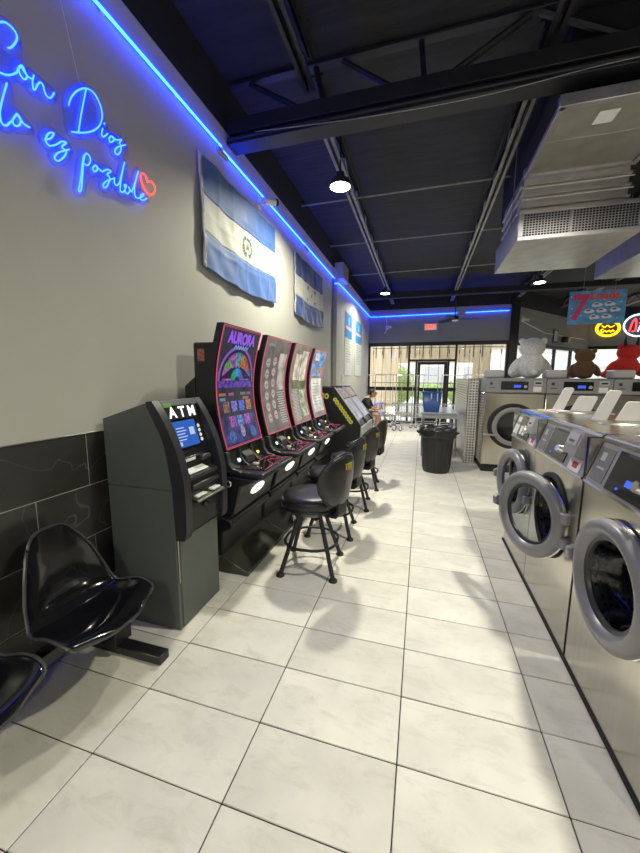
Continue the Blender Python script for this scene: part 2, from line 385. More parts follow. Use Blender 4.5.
def hedge(x, y, w, h, label):
    e = empty('hedge', (x, y, 0), label=label, cat='hedge', group='greenery outside the storefront')
    m = MB(); rr = random.Random(int(x*100))
    for q in range(420):
        a = rr.uniform(0, 2*PI); u = rr.uniform(-1, 1); s = math.sqrt(1-u*u)
        c = Vector((w*.5*s*math.cos(a), .45*s*math.sin(a), h*.55+h*.45*u)); r = rr.uniform(.05, .1)
        n = Vector((rr.uniform(-1, 1), rr.uniform(-1, 1), rr.uniform(-1, 1))).normalized(); t = n.orthogonal().normalized(); b = n.cross(t)
        m.add([c-t*r, c+b*r*.4+n*.01, c+t*r, c-b*r*.4+n*.01], [(0, 1, 2), (0, 2, 3)])
    m.ell((0, 0, h*.55), (w*.44, .38, h*.4)); tag(m.build('foliage', M_LEAF, e, recalc=False), kind='stuff')
    MB().cyl((0, 0, -.03), (0, 0, h*.5), .05, n=8).build('stem', M_FRAME, e)
hedge(-1.0, 16.6, 1.3, 2.1, 'green leafy shrub outside, left of the glass door')
hedge(1.9, 18.5, 1.6, 1.5, 'low green shrub outside, right of the glass door')
hedge(.4, 22., 2.4, 1.3, 'low green shrub far beyond the glass door')
fb = empty('pale_building', (2, 34, 0), label='pale sunlit building across the lot outside the storefront', cat='building')
MB().span((-14, 0, 0), (16, 6, 4.2)).build('wall', mat('pale_stucco', (.62, .60, .54), .8, var=.06), fb)
MB().span((-14.2, -.3, 4.2), (16.2, 6.2, 4.5)).build('roof', mat('tan_roof', (.4, .3, .22), .8, var=.1), fb)
for q in range(8):
    f = MB().span((-12+q*3.4, -.04, .9), (-10.4+q*3.4, .02, 2.6), .01).build('window', M_LGREY, fb)
    MB().span((-11.9+q*3.4, -.06, 1.0), (-10.5+q*3.4, -.045, 2.5)).build('pane', M_LGREY, f)

# ------------------------------------------------------------------ roof steel
def joist(x, y0, y1, zb, label, m=M_STEELG):
    e = empty('roof_joist', (x, y0, zb), label=label, cat='joist', group='open web roof joists')
    L = y1-y0
    for s in (-1, 1):
        c = MB(); c.span((s*.012, 0, 0), (s*.05, L, .006)); c.span((s*.012, 0, 0), (s*.018, L, .045)); c.build('bottom_chord', m, e)
        c = MB(); c.span((s*.012, 0, DECK-zb-.012), (s*.05, L, DECK-zb-.002)); c.span((s*.012, 0, DECK-zb-.05), (s*.018, L, DECK-zb-.002)); c.build('top_chord', M_STEELB, e)
    pts = []; n = max(2, int(L/.38)); h = DECK-zb
    for q in range(n+1): pts.append((0, q*L/n, .02 if q % 2 == 0 else h-.03))
    w = MB()
    for a, b in zip(pts[:-1], pts[1:]): w.tube([a, b], .009, 6)
    tag(w.build('web', m, e), kind='stuff')
joist(-1.0, -3.55, 3.1, 3.86, 'open web steel joist overhead, nearer than the big black girder, left', M_STEELB)
joist(-1.0, 3.3, BW-.02, 3.86, 'long open web joist carrying the two left lamps beyond the girder')
joist(.78, -3.55, 3.1, 3.86, 'open web steel joist nearer than the girder, beside the near duct', M_STEELB)
joist(.78, 3.3, BW-.02, 3.86, 'long open web joist between lamp row and metal duct')
joist(2.6, 6.0, 12.2, 3.86, 'open web joist behind the metal duct')
joist(4.4, 4.5, 13.8, 3.86, 'open web joist far right behind the hanging seven loads sign')
joist(6.2, 4.5, 15.8, 3.86, 'rightmost open web joist in the far right ceiling')
ge = empty('roof_girder', (0, 3.2, 0), label='heavy black steel girder crossing the ceiling above the flags', cat='girder')
XL, XR = WX+.01, 6.4
for yy in (-.075, .045): MB().span((XL, yy, 3.70), (XR, yy+.03, 3.82), .004).build('upper_flange', M_STEELB, ge)
MB().span((XL, -.03, 3.64), (XR, .03, 3.78), .004).build('stem_plate', M_STEELB, ge)
MB().span((XL, -.085, 3.605), (XR, .085, 3.635), .004).build('bottom_flange', M_STEELB, ge)
MB().cyl((XL, -.05, 3.66), (XR, -.05, 3.66), .022, n=12).build('conduit', M_DGREY, ge)
MB().span((XL, -.04, DECK-.03), (XR, .04, DECK-.003), .004).build('top_chord', M_STEELB, ge)
for xb, xt in ((-.26, -.75), (-.08, -.12), (.0, .64), (1.35, .7), (-.9, -.98), (-1.05, -1.6), (1.4, 2.1), (2.9, 2.2)):
    MB().tube([(xb, 0, 3.78), (xt, 0, DECK-.03)], .024, 6).build('web_member', M_STEELB, ge)
tag(MB().tube(spline([(-1.5, 3.08, 3.64), (-.6, 3.08, 3.58), (.3, 3.08, 3.56), (1.2, 3.1, 3.62), (2.2, 3.1, 3.6)], 8), .003, 6).build('ceiling_cable', M_GREY), 'thin pale cable slung under the black girder', 'cable')
# transverse sprinkler or conduit pipes
for n, (yy, zz, lab) in enumerate(((5.2, 4.0, 'thin conduit crossing the black ceiling just beyond the first lamp'), (6.9, 4.02, 'thin conduit crossing the black ceiling halfway to the storefront'), (8.9, 4.02, 'thin conduit crossing the black ceiling near the second lamp'))):
    tag(MB().tube([(WX+.01, yy, zz), (2.6, yy, zz+.02), (5.5, yy, zz)], .012, 8).build('conduit_pipe', M_STEELG), lab, 'pipe', 'ceiling conduits')
tag(MB().span((WX2, 10.4, 3.76), (6.0, 10.6, 3.9), .01).build('roof_beam', M_BLACKW), 'black cross beam in the ceiling near the storefront header', 'beam')

# ------------------------------------------------------------------ lamps
def lamp(x, y, z, label):
    e = empty('ceiling_lamp', (x, y, z), label=label, cat='lamp', group='round high bay ceiling lamps')
    MB().lathe([(.0, .13), (.045, .13), (.05, .08), (.105, .05), (.122, -.01), (.115, -.012)], n=28).build('housing', M_DGREY, e)
    MB().lathe([(.112, .0), (.11, -.012), (.08, -.020), (.0, -.024)], n=28).build('diffuser', M_LAMP, e)
    MB().tube([(0, 0, .12), (0, 0, DECK-z)], .008, 8).build('hanging_rod', M_STEELB, e)
    l = bpy.data.lights.new('lamp_light', 'AREA'); l.shape = 'DISK'; l.size = .22; l.energy = LAMP_W; l.color = (.98, .96, .77); l.spread = math.radians(150)
    lo = bpy.data.objects.new('lamp_light', l); COL.objects.link(lo); lo.parent = e; lo.location = (0, 0, -.032)
lamp(-.96, 4.05, 3.6, 'bright round ceiling lamp nearest the big flag')
lamp(-.97, 9.1, 3.6, 'round ceiling lamp near the storefront header')
lamp(2.38, 8.95, 3.6, 'round ceiling lamp behind the hanging duct, above the bears')
lamp(-.4, -2.6, 3.6, 'unseen fill lamp added behind the viewer on the left')  # added out of view to fill the foreground
lamp(2.6, -2.6, 3.6, 'unseen fill lamp added behind the viewer on the right')  # added out of view, more fill from behind
lamp(1.45, 2.0, 3.6, 'unseen fill lamp added above the near washers, this side of the hanging duct')  # added out of view to light the soap lids and bears
lamp(5.9, 4.05, 3.6, 'unseen fill lamp added out on the far right side')  # added out of view as fill for the right side
lamp(5.9, 9.0, 3.6, 'unseen fill lamp added far right, past the bears')  # added out of view, more fill deep on the right

# ------------------------------------------------------------------ blue LED tube runs
def led(path, name, label, clips=()):
    e = empty(name, path[0], label=label, cat='light strip', group='blue light tubes')
    o = Vector(path[0]); P = [tuple(Vector(p)-o) for p in path]
    MB().tube(P, .009, 8).build('tube', M_BLUE, e)
    for c in clips: MB().box(tuple(Vector(c)-o), (.02, .02, .035), .003).build('clip', M_WHITEP, e)
    return e
lx = WX+.035
led([(lx, -1.0, 3.51), (lx, 2.98, 3.51)], 'light_strip', 'blue light tube on the left wall, nearest run above the neon writing', [(lx-.012, y, 3.51) for y in (.6, 1.2, 1.8, 2.4)])
led([(lx, 3.02, 3.49), (lx, 7.12, 3.49)], 'light_strip', 'blue light tube on the left wall above the two flags', [(lx-.012, y, 3.49) for y in (3.1, 4.3, 5.2, 6.3)])
led([(lx, 7.16, 3.40), (WX2+.035, 7.16, 3.40), (WX2+.035, 7.7, 3.42), (WX2+.035, BW-.05, 3.48), (WX2+.3, BW-.04, 3.48)], 'light_strip', 'blue light tube stepping round the wall corner above the two posters', [(WX2+.02, y, 3.46) for y in (9., 10.4)])
led([(WX2+.32, BW-.035, 3.48), (.95, BW-.035, 3.5)], 'light_strip', 'blue light tube on the storefront header, left of the fan', [(-.6, BW-.02, 3.49)])
led([(1.2, BW-.035, 3.5), (2.4, BW-.035, 3.51)], 'light_strip', 'blue light tube on the storefront header, right of the fan', [(1.8, BW-.02, 3.5)])
for yy, lab in ((3.0, 'small white driver box where two blue tubes meet, above the flag corner'), (5.35, 'small white driver box on the blue tube between the flags')):
    e = empty('tube_connector', (WX+.02, yy, 3.47), label=lab, cat='connector', group='light tube connectors')
    MB().box((.012, 0, -.01), (.03, .16, .04), .006).build('body', M_LGREY, e)
    MB().tube([(.02, -.07, .01), (.03, -.1, .03), (.016, -.05, .05), (.02, .02, .03)], .004, 6).build('lead', M_WHITEP, e)
NEON= [["C", [[1.259, 2.901], [1.266, 2.903], [1.279, 2.921], [1.294, 2.948], [1.302, 2.975], [1.295, 2.991], [1.278, 2.997], [1.257, 2.993], [1.238, 2.976], [1.212, 2.941], [1.183, 2.882], [1.166, 2.817], [1.175, 2.773], [1.196, 2.767], [1.216, 2.773], [1.241, 2.783], [1.263, 2.8], [1.286, 2.825]]], ["o", [[1.286, 2.825], [1.298, 2.855], [1.311, 2.871], [1.321, 2.86], [1.328, 2.84], [1.319, 2.822], [1.306, 2.821], [1.297, 2.832], [1.296, 2.847], [1.307, 2.865], [1.317, 2.853], [1.334, 2.844], [1.351, 2.847]]], ["n", [[1.361, 2.87], [1.352, 2.836], [1.353, 2.807], [1.361, 2.812], [1.374, 2.84], [1.388, 2.86], [1.4, 2.857], [1.405, 2.834], [1.414, 2.821], [1.429, 2.823], [1.442, 2.84], [1.452, 2.861]]], ["D", [[1.525, 2.856], [1.539, 2.895], [1.569, 2.945], [1.604, 2.985], [1.638, 3.011], [1.677, 3.021], [1.707, 3.001], [1.724, 2.966], [1.723, 2.923], [1.7, 2.871], [1.659, 2.822], [1.611, 2.784], [1.566, 2.757], [1.529, 2.738]]], ["D2", [[1.635, 3.007], [1.615, 2.938], [1.591, 2.852], [1.569, 2.763]]], ["i", [[1.724, 2.874], [1.713, 2.841], [1.721, 2.83], [1.741, 2.849], [1.755, 2.867]]], ["idot", [[1.733, 2.908], [1.739, 2.902]]], ["o2", [[1.776, 2.867], [1.761, 2.842], [1.769, 2.83], [1.791, 2.85], [1.796, 2.869], [1.778, 2.867], [1.803, 2.866], [1.825, 2.875]]], ["s", [[1.825, 2.875], [1.853, 2.893], [1.835, 2.866], [1.844, 2.856], [1.839, 2.822], [1.814, 2.791], [1.796, 2.794], [1.81, 2.824], [1.844, 2.854], [1.879, 2.88]]], ["d", [[1.24, 2.751], [1.209, 2.653], [1.198, 2.604], [1.201, 2.573], [1.218, 2.572], [1.24, 2.602]]], ["d2", [[1.203, 2.625], [1.176, 2.604], [1.159, 2.566], [1.17, 2.551], [1.196, 2.585]]], ["o3", [[1.269, 2.652], [1.247, 2.61], [1.255, 2.595], [1.274, 2.609], [1.282, 2.639], [1.268, 2.65], [1.292, 2.627], [1.318, 2.627]]], ["e", [[1.383, 2.615], [1.415, 2.64], [1.432, 2.672], [1.405, 2.655], [1.388, 2.616], [1.404, 2.601], [1.44, 2.627], [1.467, 2.657]]], ["s2", [[1.467, 2.657], [1.494, 2.667], [1.468, 2.632], [1.49, 2.625], [1.475, 2.591], [1.443, 2.555], [1.424, 2.558], [1.446, 2.594], [1.508, 2.644]]], ["p", [[1.589, 2.663], [1.575, 2.61], [1.561, 2.539], [1.541, 2.468], [1.555, 2.474], [1.568, 2.534], [1.583, 2.623], [1.601, 2.676], [1.623, 2.677], [1.626, 2.651], [1.606, 2.622], [1.584, 2.62]]], ["o4", [[1.654, 2.648], [1.638, 2.625], [1.645, 2.612], [1.663, 2.627], [1.668, 2.648], [1.654, 2.648], [1.679, 2.642], [1.7, 2.639]]], ["s3", [[1.7, 2.639], [1.733, 2.668], [1.758, 2.671], [1.731, 2.643], [1.746, 2.631], [1.729, 2.585], [1.708, 2.56], [1.698, 2.57], [1.721, 2.601], [1.778, 2.645]]], ["i2", [[1.782, 2.651], [1.778, 2.621], [1.793, 2.614], [1.814, 2.637]]], ["b", [[1.814, 2.637], [1.841, 2.712], [1.864, 2.776], [1.85, 2.737], [1.826, 2.653], [1.818, 2.596], [1.841, 2.602], [1.857, 2.629], [1.85, 2.644], [1.868, 2.653]]], ["l0", [[1.868, 2.653], [1.853, 2.614], [1.872, 2.606], [1.892, 2.635], [1.881, 2.649], [1.906, 2.631]]], ["l", [[1.906, 2.631], [1.941, 2.71], [1.971, 2.782], [1.954, 2.744], [1.929, 2.661], [1.934, 2.618], [1.962, 2.622]]], ["e2", [[1.962, 2.622], [1.995, 2.648], [2.006, 2.667], [1.983, 2.652], [1.974, 2.626], [1.996, 2.624], [2.031, 2.653]]]]
HEART= [[2.047, 2.767], [2.029, 2.789], [2.005, 2.789], [1.989, 2.765], [1.996, 2.728], [2.019, 2.702], [2.05, 2.687], [2.088, 2.703], [2.112, 2.746], [2.097, 2.776], [2.07, 2.774], [2.046, 2.758], [2.038, 2.776]]
# ------------------------------------------------------------------ neon writing
ns = empty('neon_sign', (WX, 1.5, 2.7), label='blue neon script sign with small red heart on the left wall', cat='neon sign')
for k, (nm, pts) in enumerate(NEON):
    P = spline([(.045, y-1.5, z-2.7) for y, z in pts], 5)
    MB().tube(P, .0038, 6).build('neon_letter', M_NEONB, ns)
MB().tube(spline([(.045, y-1.5, z-2.7) for y, z in HEART], 5, True), .0042, 6, closed=True).build('neon_heart', M_NEONR, ns)
def blob(y, z, ry, rz, n=26): return [(y+ry*math.cos(2*PI*i/n), z+rz*math.sin(2*PI*i/n)) for i in range(n)]
for (y0, z0, ry, rz) in ((1.29, 2.87, .17, .15), (1.63, 2.85, .20, .17), (1.27, 2.66, .13, .11), (1.5, 2.66, .13, .10), (1.82, 2.66, .2, .16)):
    pass
import itertools
def hull(pts):
    pts = sorted(set(pts)); lo = []; up = []
    for lst, seq in ((lo, pts), (up, pts[::-1])):
        for p in seq:
            while len(lst) > 1 and (lst[-1][0]-lst[-2][0])*(p[1]-lst[-2][1])-(lst[-1][1]-lst[-2][1])*(p[0]-lst[-2][0]) <= 0: lst.pop()
            lst.append(p)
    return lo[:-1]+up[:-1]
groups = [['C', 'o', 'n'], ['D', 'D2', 'i', 'idot', 'o2', 's'], ['d', 'd2', 'o3'], ['e', 's2'], ['p'], ['o4', 's3', 'i2', 'b', 'l0', 'l', 'e2']]
ND = dict((n, p) for n, p in NEON)
for gi, gr in enumerate([[n] for n in ND]):
    pts = []
    for n in gr:
        for y, z in ND[n]:
            for a in range(10): pts.append((round(y+.028*math.cos(a*PI/5), 4), round(z+.028*math.sin(a*PI/5), 4)))
    h = hull(pts)
    MB().prism([(y-1.5, z-2.7) for y, z in h], .030+gi*.0002, .034+gi*.0002, 'x').build('acrylic_backing', M_ACRYL, ns)
    for (y, z) in (h[len(h)//2],):
        cy = sum(p[0] for p in h)/len(h); cz = sum(p[1] for p in h)/len(h)
        yy = y+(cy-y)*.12; zz = z+(cz-z)*.12
        MB().cyl((.0, yy-1.5, zz-2.7), (.033, yy-1.5, zz-2.7), .006, n=8).build('standoff', M_CHROME, ns)
MB().tube([(.03, .12, .28), (.012, .02, .82)], .0018, 5).build('hanging_wire', M_WHITEP, ns)
# ================================================================== WALL ITEMS
M_FBLUE = mat('flag_blue', (.022, .10, .36), .6, var=.08, scale=6, sheen=.3)
M_FBLUE2 = mat('flag_deep_blue', (.018, .055, .25), .6, var=.08, scale=6, sheen=.3)
M_FWHITE = mat('flag_white', (.58, .58, .54), .65, var=.03, sheen=.3)
M_GREEN = mat('emblem_green', (.03, .22, .06), .6)
M_GOLD = mat('emblem_gold', (.6, .42, .05), .5)
def flag(y0, y1, z0, z1, sag, blue, label, emblem, seed):
    e = empty('flag', (WX, y0, z0), label=label, cat='flag'); W = y1-y0; H = z1-z0
    rr = random.Random(seed); ph = [rr.uniform(0, 6) for _ in range(6)]
    def P(u, v, off=0.):
        x = .022+.008*math.sin(7*u+3*v+ph[0])+.006*math.sin(15*u-4*v+ph[1])+.02*(1-v)*math.sin(PI*u)
        x += .007*(abs(((u*6) % 1)-.5)*2)**6+.006*(abs(((v*4) % 1)-.5)*2)**6      # fold creases
        x += .010*math.sin(26*u+9*v+ph[2])*math.sin(8*v+5*u+ph[3])*(.25+.75*(1-v))
        x += .012*math.exp(-((u-.12-.25*(1-v))/.05)**2)*(v*.6+.3)
        dz = -sag*math.sin(PI*u)*(1-v)*1.2-sag*.5*math.sin(PI*u)*v
        return (max(x, .012)+off, u*W, v*H+dz)
    for (v0, v1, m) in ((0, .335, blue), (.335, .665, M_FWHITE), (.665, 1, blue)):
        MB().grid(lambda u, v: P(u, v0+(v1-v0)*v), 72, 16).build('stripe', m, e, ang=180, solid=.002)
    MB().grid(lambda u, v: P(u*.025-.018, v, .0015), 1, 16).build('hem', M_FWHITE, e, ang=180, solid=.003)
    for v in (.02, .98): MB().tube([tuple(Vector(P(-.006, v))+Vector((.004, .010*math.cos(a*PI/5), .010*math.sin(a*PI/5)))) for a in range(10)], .003, 6, closed=True).build('grommet', M_CHROME, e)
    def E(a, b, off=.004): return P(.5+a/W, .5+b/H, off)
    if emblem == 'arms':
        for s in (-1, 1):
            for q in range(9):
                a = -PI/2+s*(.25+q*.27); r = .088
                c = (r*math.cos(a), r*math.sin(a)); t = a+s*PI/2
                for sg in (-.5, .5):
                    d = t+s*sg
                    p = [(c[0], c[1]), (c[0]+.018*math.cos(d+.4), c[1]+.018*math.sin(d+.4)), (c[0]+.034*math.cos(d), c[1]+.034*math.sin(d)), (c[0]+.018*math.cos(d-.4), c[1]+.018*math.sin(d-.4))]
                    MB().add([E(*k, .005) for k in p], [(0, 1, 2, 3)]).build('laurel_leaf', M_GREEN, e, recalc=False)
        MB().add([E(-.045, -.03, .006), E(.045, -.03, .006), E(0, .05, .006)], [(0, 1, 2)]).build('emblem_triangle', M_GOLD, e, recalc=False)
        MB().add([E(-.028, -.022, .008), E(.028, -.022, .008), E(0, .028, .008)], [(0, 1, 2)]).build('emblem_field', M_FBLUE2, e, recalc=False)
        MB().add([E(-.055, -.075, .006), E(.055, -.075, .006), E(.06, -.055, .006), E(-.06, -.055, .006)], [(0, 1, 2, 3)]).build('emblem_ribbon', M_FBLUE2, e, recalc=False)
        for q in range(3): MB().add([E(-.05+q*.04, .055, .006), E(-.03+q*.04, .06, .006), E(-.028+q*.04, .09, .006), E(-.052+q*.04, .085, .006)], [(0, 1, 2, 3)]).build('emblem_flag', M_FBLUE, e, recalc=False)
    else:
        for (cx, cy) in ((0, 0), (-.17, .085), (.17, .085), (-.17, -.085), (.17, -.085)):
            pts = []
            for q in range(10):
                r = .045 if q % 2 == 0 else .018; a = PI/2+q*PI/5
                pts.append(E(cx+r*math.cos(a), cy+r*math.sin(a), .006))
            MB().add([E(cx, cy, .007)]+pts, [(0, 1+i, 1+(i+1) % 10) for i in range(10)]).build('star', blue, e, recalc=False)
flag(2.68, 4.17, 2.42, 3.30, .045, M_FBLUE, 'blue white blue flag with a green wreath emblem on the left wall', 'arms', 3)
flag(4.88, 6.32, 2.41, 3.28, .04, M_FBLUE2, 'blue white blue flag with five stars, farther along the wall', 'stars', 8)

cm = empty('security_camera', (WX, 3.75, 3.38), label='white bullet security camera with black face between blue tube and big flag', cat='camera')
MB().lathe([(.0, .0), (.055, .0), (.055, .02), (.03, .03), (.0, .03)], M=Matrix.Rotation(PI/2, 4, 'Y')).build('mount', M_WHITEP, cm)
MB().tube([(.03, 0, 0), (.08, .02, .01), (.10, .05, .03)], .014, 10).build('arm', M_WHITEP, cm)
MB().tube([(.08, .0, .03), (.15, .13, .06)], .036, 16).build('body', M_WHITEP, cm)
MB().tube([(.15, .13, .06), (.165, .155, .066)], .039, 16).build('face', M_GLOSSB, cm)
wb = empty('electrical_box', (WX, 7.3, 3.42), label='grey electrical box high on the wall corner beside the blue tube', cat='box')
MB().span((0, -.02, .1), (.19, .45, .42), .008).build('case', M_LGREY, wb)
MB().span((.19, .0, .12), (.2, .43, .4), .004).build('cover', M_GREY, wb)
tag(MB().cyl((WX+.022, 7.1, .2), (WX+.022, 7.1, 3.5), .018, n=10).build('conduit_pipe', M_GREY), 'grey conduit running down the wall corner past the flags', 'conduit')

M_POSTB = mat('poster_blue', (.04, .24, .50), .4, var=.2, scale=5)
M_POSTW = mat('poster_white', (.52, .56, .55), .4, var=.05)
M_POSTT = mat('poster_text_grey', (.30, .34, .36), .5)
M_POSTP = mat('poster_pink', (.75, .35, .45), .5)
def poster(y0, y1, label):
    e = empty('poster', (WX2+.001, y0, 1.56), label=label, cat='poster'); W = y1-y0
    MB().span((.0, 0, 0), (.008, W, 1.46), .002).build('panel', M_POSTW, e)
    MB().span((.008, .01, .88), (.010, W-.01, 1.45)).build('blue_header', M_POSTB, e)
    MB().prism(blob(W*.5, 1.28, .05, .1, 14), .010, .012, 'x').build('figure', M_POSTW, e)
    MB().span((.010, W*.15, 1.08), (.012, W*.85, 1.15)).build('title_bar', M_POSTP, e)
    for q in range(9):
        z = .8-q*.06
        MB().span((.008, W*.12, z), (.0095, W*(.6+.25*((q*7) % 3)/2), z+.018)).build('text_line', M_POSTT, e)
poster(7.98, 8.82, 'tall blue and white poster on the far wall, nearer of the two')
poster(9.28, 10.28, 'tall blue and white poster on the far wall, closer to the storefront')
sw = empty('switch_plate', (WX2, 7.75, 1.42), label='white wall plate just below the nearer poster', cat='switch plate')
MB().span((0, 0, 0), (.012, .16, .16), .003).build('plate', M_WHITEP, sw); MB().span((.012, .06, .05), (.02, .1, .11), .003).build('rocker', M_WHITEP, sw)

# ================================================================== ATM
at = empty('cash_machine', (-1.775, 1.574, 0), label='dark grey cash machine with curved black bezel against the wall', cat='cash machine')
AWd = .42
MB().prism([(0, 0), (.462, 0), (.462, .862), (0, .862)], .0, AWd).build('lower_cabinet', M_ATMG, at, bev=.004)
MB().prism([(0, .866), (.452, .866), (.44, .93), (.335, 1.30), (.30, 1.35), (0, 1.255)], 0.008, AWd-.008).build('upper_cabinet', M_ATMG, at, bev=.004)
for a_ in (0.0, AWd-.008): MB().prism([(0, .866), (.462, .866), (.474, .90), (.43, 1.15), (.37, 1.27), (.325, 1.345), (.30, 1.352), (0, 1.257)], a_, a_+.008).build('side_cheek', M_ATMG, at)
d = MB().span((.462, .025, .01), (.468, AWd-.012, .56), .003).build('cabinet_door', M_ATMG, at)
MB().span((.462, .004, .3), (.472, .014, .86), .002).build('hinge', M_SSD, at)
rail = [(.315, 1.362), (.355, 1.368), (.42, 1.27), (.49, 1.12), (.535, .95), (.545, .8), (.54, .62), (.525, .575), (.47, .57), (.465, .62), (.46, .86), (.455, .90), (.42, 1.12), (.362, 1.25), (.315, 1.34)]
def smooth_rail():
    out = [rail[1]]+[tuple(p)[:2] for p in spline([(x, z, 0) for x, z in rail[1:8]], 5)][1:]
    inn = [tuple(p)[:2] for p in spline([(x, z, 0) for x, z in rail[8:]], 4)]
    return [rail[0]]+out+inn
sr = smooth_rail()
for a, b in ((-.006, .05), (AWd-.05, AWd+.006)):
    MB().prism(sr, a, b).build('bezel_rail', mat('bezel_charcoal', (.022, .022, .028), .4), at, bev=.008)
MB().prism([(.315, 1.362), (.355, 1.368), (.38, 1.33), (.34, 1.335)], .05, AWd-.05).build('bezel_top', M_DGREY, at, bev=.004)
# recessed fascia between the rails (tilted plane), local helper: t 0 bottom(z=.9) .. 1 top
def FA(u, t, off=0.):        # u across 0..1, t up the slope
    x = .455+(.345-.455)*t; z = .95+(1.335-.95)*t
    return (x+off*.96, .05+u*(AWd-.10), z+off*.27)
def fpatch(u0, u1, t0_, t1_, th, name, m, base=0.):
    q = [(u0, t0_), (u1, t0_), (u1, t1_), (u0, t1_)]
    return MB().add([FA(u, t, base) for u, t in q]+[FA(u, t, base+th) for u, t in q], [(0, 3, 2, 1), (4, 5, 6, 7), (0, 1, 5, 4), (1, 2, 6, 5), (2, 3, 7, 6), (3, 0, 4, 7)]).build(name, m, at)
fpatch(0, 1, -.12, 1, .012, 'fascia', M_BLKPL)
lp = fpatch(.06, .95, .77, .955, .014, 'title_panel', mat('atm_title_panel', (.02, .02, .02), .3), .012)
text('title_lettering', 'A T M', .092, mat('atm_letter', (.7, .7, .7), .4, emit=(.9, .95, 1.0), es=.9), at, lambda x, y, z: FA(.50+x/(AWd-.1), .862+y/.40, .0275+z), bold=.002)
sc = fpatch(.08, .82, .30, .76, .008, 'screen_bezel', M_GLOSSB, .012)
fpatch(.12, .78, .335, .735, .003, 'screen', mat('atm_screen', (.01, .02, .05), .2, emit=(.03, .14, .62), es=.75, var=.3), .020)
M_SCRW = mat('atm_screen_text', (.1, .1, .1), .4, emit=(.55, .7, .95), es=.7)
for q in range(5): fpatch(.2, .2+.22+.05*(q % 2), .62-q*.045, .635-q*.045, .001, 'screen_text', M_SCRW, .0235)
fpatch(.56, .70, .50, .62, .001, 'screen_icon', M_SCRW, .0235)
fpatch(.17, .27, .36, .42, .001, 'screen_icon', M_SCRW, .0235)
for q in range(4):
    c = FA(.90, .62-q*.075, .014)
    MB().add([tuple(Vector(c)+Vector((.0 + .012*math.sin(a*PI/6)*-.27, .014*math.cos(a*PI/6), .012*math.sin(a*PI/6)))) for a in range(12)], [tuple(range(12))]).build('network_mark', mat('glowing_white_print', (.85, .85, .85), .5, emit=(1, 1, 1), es=.25), at, recalc=False)  # printed marks given a faint glow so they look brighter
fpatch(.02, .22, .955, 1.01, .006, 'green_sticker', mat('green_sticker', (.12, .35, .06), .5), .026)
# card reader, keypad shelf, tray
MB().span((.40, .06, .985), (.468, AWd-.06, 1.03), .006).build('card_reader_panel', M_BLKPL, at)
MB().span((.468, .23, .992), (.50, .32, 1.025), .006).build('card_slot', M_DGREY, at)
MB().span((.468, .075, 1.005), (.473, .2, 1.022), .001).build('instruction_label', M_PAPER, at)
MB().prism([(.42, .955), (.515, .925), (.515, .90), (.42, .90)], .055, AWd-.055).build('keypad_shelf', M_DGREY, at, bev=.003)
MB().prism([(.44, .968), (.512, .944), (.512, .940), (.44, .962)], .09, .27).build('paper_slips', mat('white_paper', (.85, .85, .82), .6, bump=.8, bscale=40), at)
kp = MB().prism([(.425, .957), (.51, .93), (.51, .925), (.425, .95)], .10, .30).build('keypad', M_SSD, at)
for r in range(4):
    for c in range(4): MB().box((.435+r*.021, .125+c*.045, .960-r*.0066), (.014, .032, .010), .002).build('key', M_LGREY, kp)
MB().prism([(.462, .57), (.512, .60), (.520, .80), (.505, .90), (.462, .90)], .05, AWd-.05).build('dispenser_front', M_BLKPL, at, bev=.004)
MB().span((.515, .09, .845), (.530, .36, .875), .006).build('cash_slot', M_DGREY, at)
MB().prism([(.505, .80), (.565, .785), (.565, .775), (.505, .77)], .085, AWd-.055).build('cash_tray', M_SSD, at, bev=.002)
MB().span((.515, .10, .80), (.552, .19, .81), .002, M=Matrix.Translation((0, 0, .0))).build('receipt_paper', M_PAPER, at)
MB().span((.515, .25, .80), (.555, .33, .812), .002).build('receipt_paper', M_PAPER, at)
MB().lathe([(.0, 0), (.022, 0), (.022, .012), (.016, .02), (0, .02)], M=Matrix.Translation((.515, .21, .73)) @ Matrix.Rotation(PI/2, 4, 'Y')).build('lock', M_GLOSSB, at)
MB().tube([tuple(Vector((.55, AWd+.012, .785))+Vector((.02*math.cos(a*PI/6), 0, .02*math.sin(a*PI/6)))) for a in range(12)], .004, 6, closed=True).build('key_ring', M_CHROME, at)

# ================================================================== BENCH of moulded seats
bn = empty('beam_bench', (WX, 0.0, 0), label='bench of glossy black moulded seats on a floor beam beside cash machine', cat='bench')
def seat_pt(u, v):
    # v: 0 front lip .. .45 rear of pan .. 1 top of the back; u across -1..1
    w = [.232, .242, .240, .232, .222, .196, .160, .132][min(7, int(v*7))]
    k = v*7; i = min(6, int(k)); f = k-i
    W_ = [.215, .240, .243, .238, .226, .198, .158, .118]; wv = W_[i]*(1-f)+W_[i+1]*f
    X_ = [.545, .50, .41, .30, .195, .135, .11, .09]; Z_ = [.355, .378, .372, .355, .385, .50, .635, .765]
    def cr(A):
        p0 = A[max(i-1, 0)]; p1 = A[i]; p2 = A[i+1]; p3 = A[min(i+2, 7)]
        return .5*((2*p1)+(p2-p0)*f+(2*p0-5*p1+4*p2-p3)*f*f+(3*p1-p0-3*p2+p3)*f**3)
    x = cr(X_); z = cr(Z_)
    s = abs(u)
    # side wings rise on the pan and come forward on the back
    pan = max(0, 1-v/.6); back = min(1, max(0, (v-.35)/.3))
    sm = min(1, max(0, v/.4)); sm = sm*sm*(3-2*sm); back = back*back*(3-2*back)
    z += .05*s**3*(1-back)*sm-.02*s**4*(1-sm)
    x += .05*s**3*back*(1-max(0, v-.75)*2.2)
    if v > .82: z -= .07*s**4*(v-.82)/.18
    k_ = max(0, 1-v/.28)**2; x -= .10*s**3*k_; wv *= 1-.16*k_
    y = u*wv
    return (x, y, z)
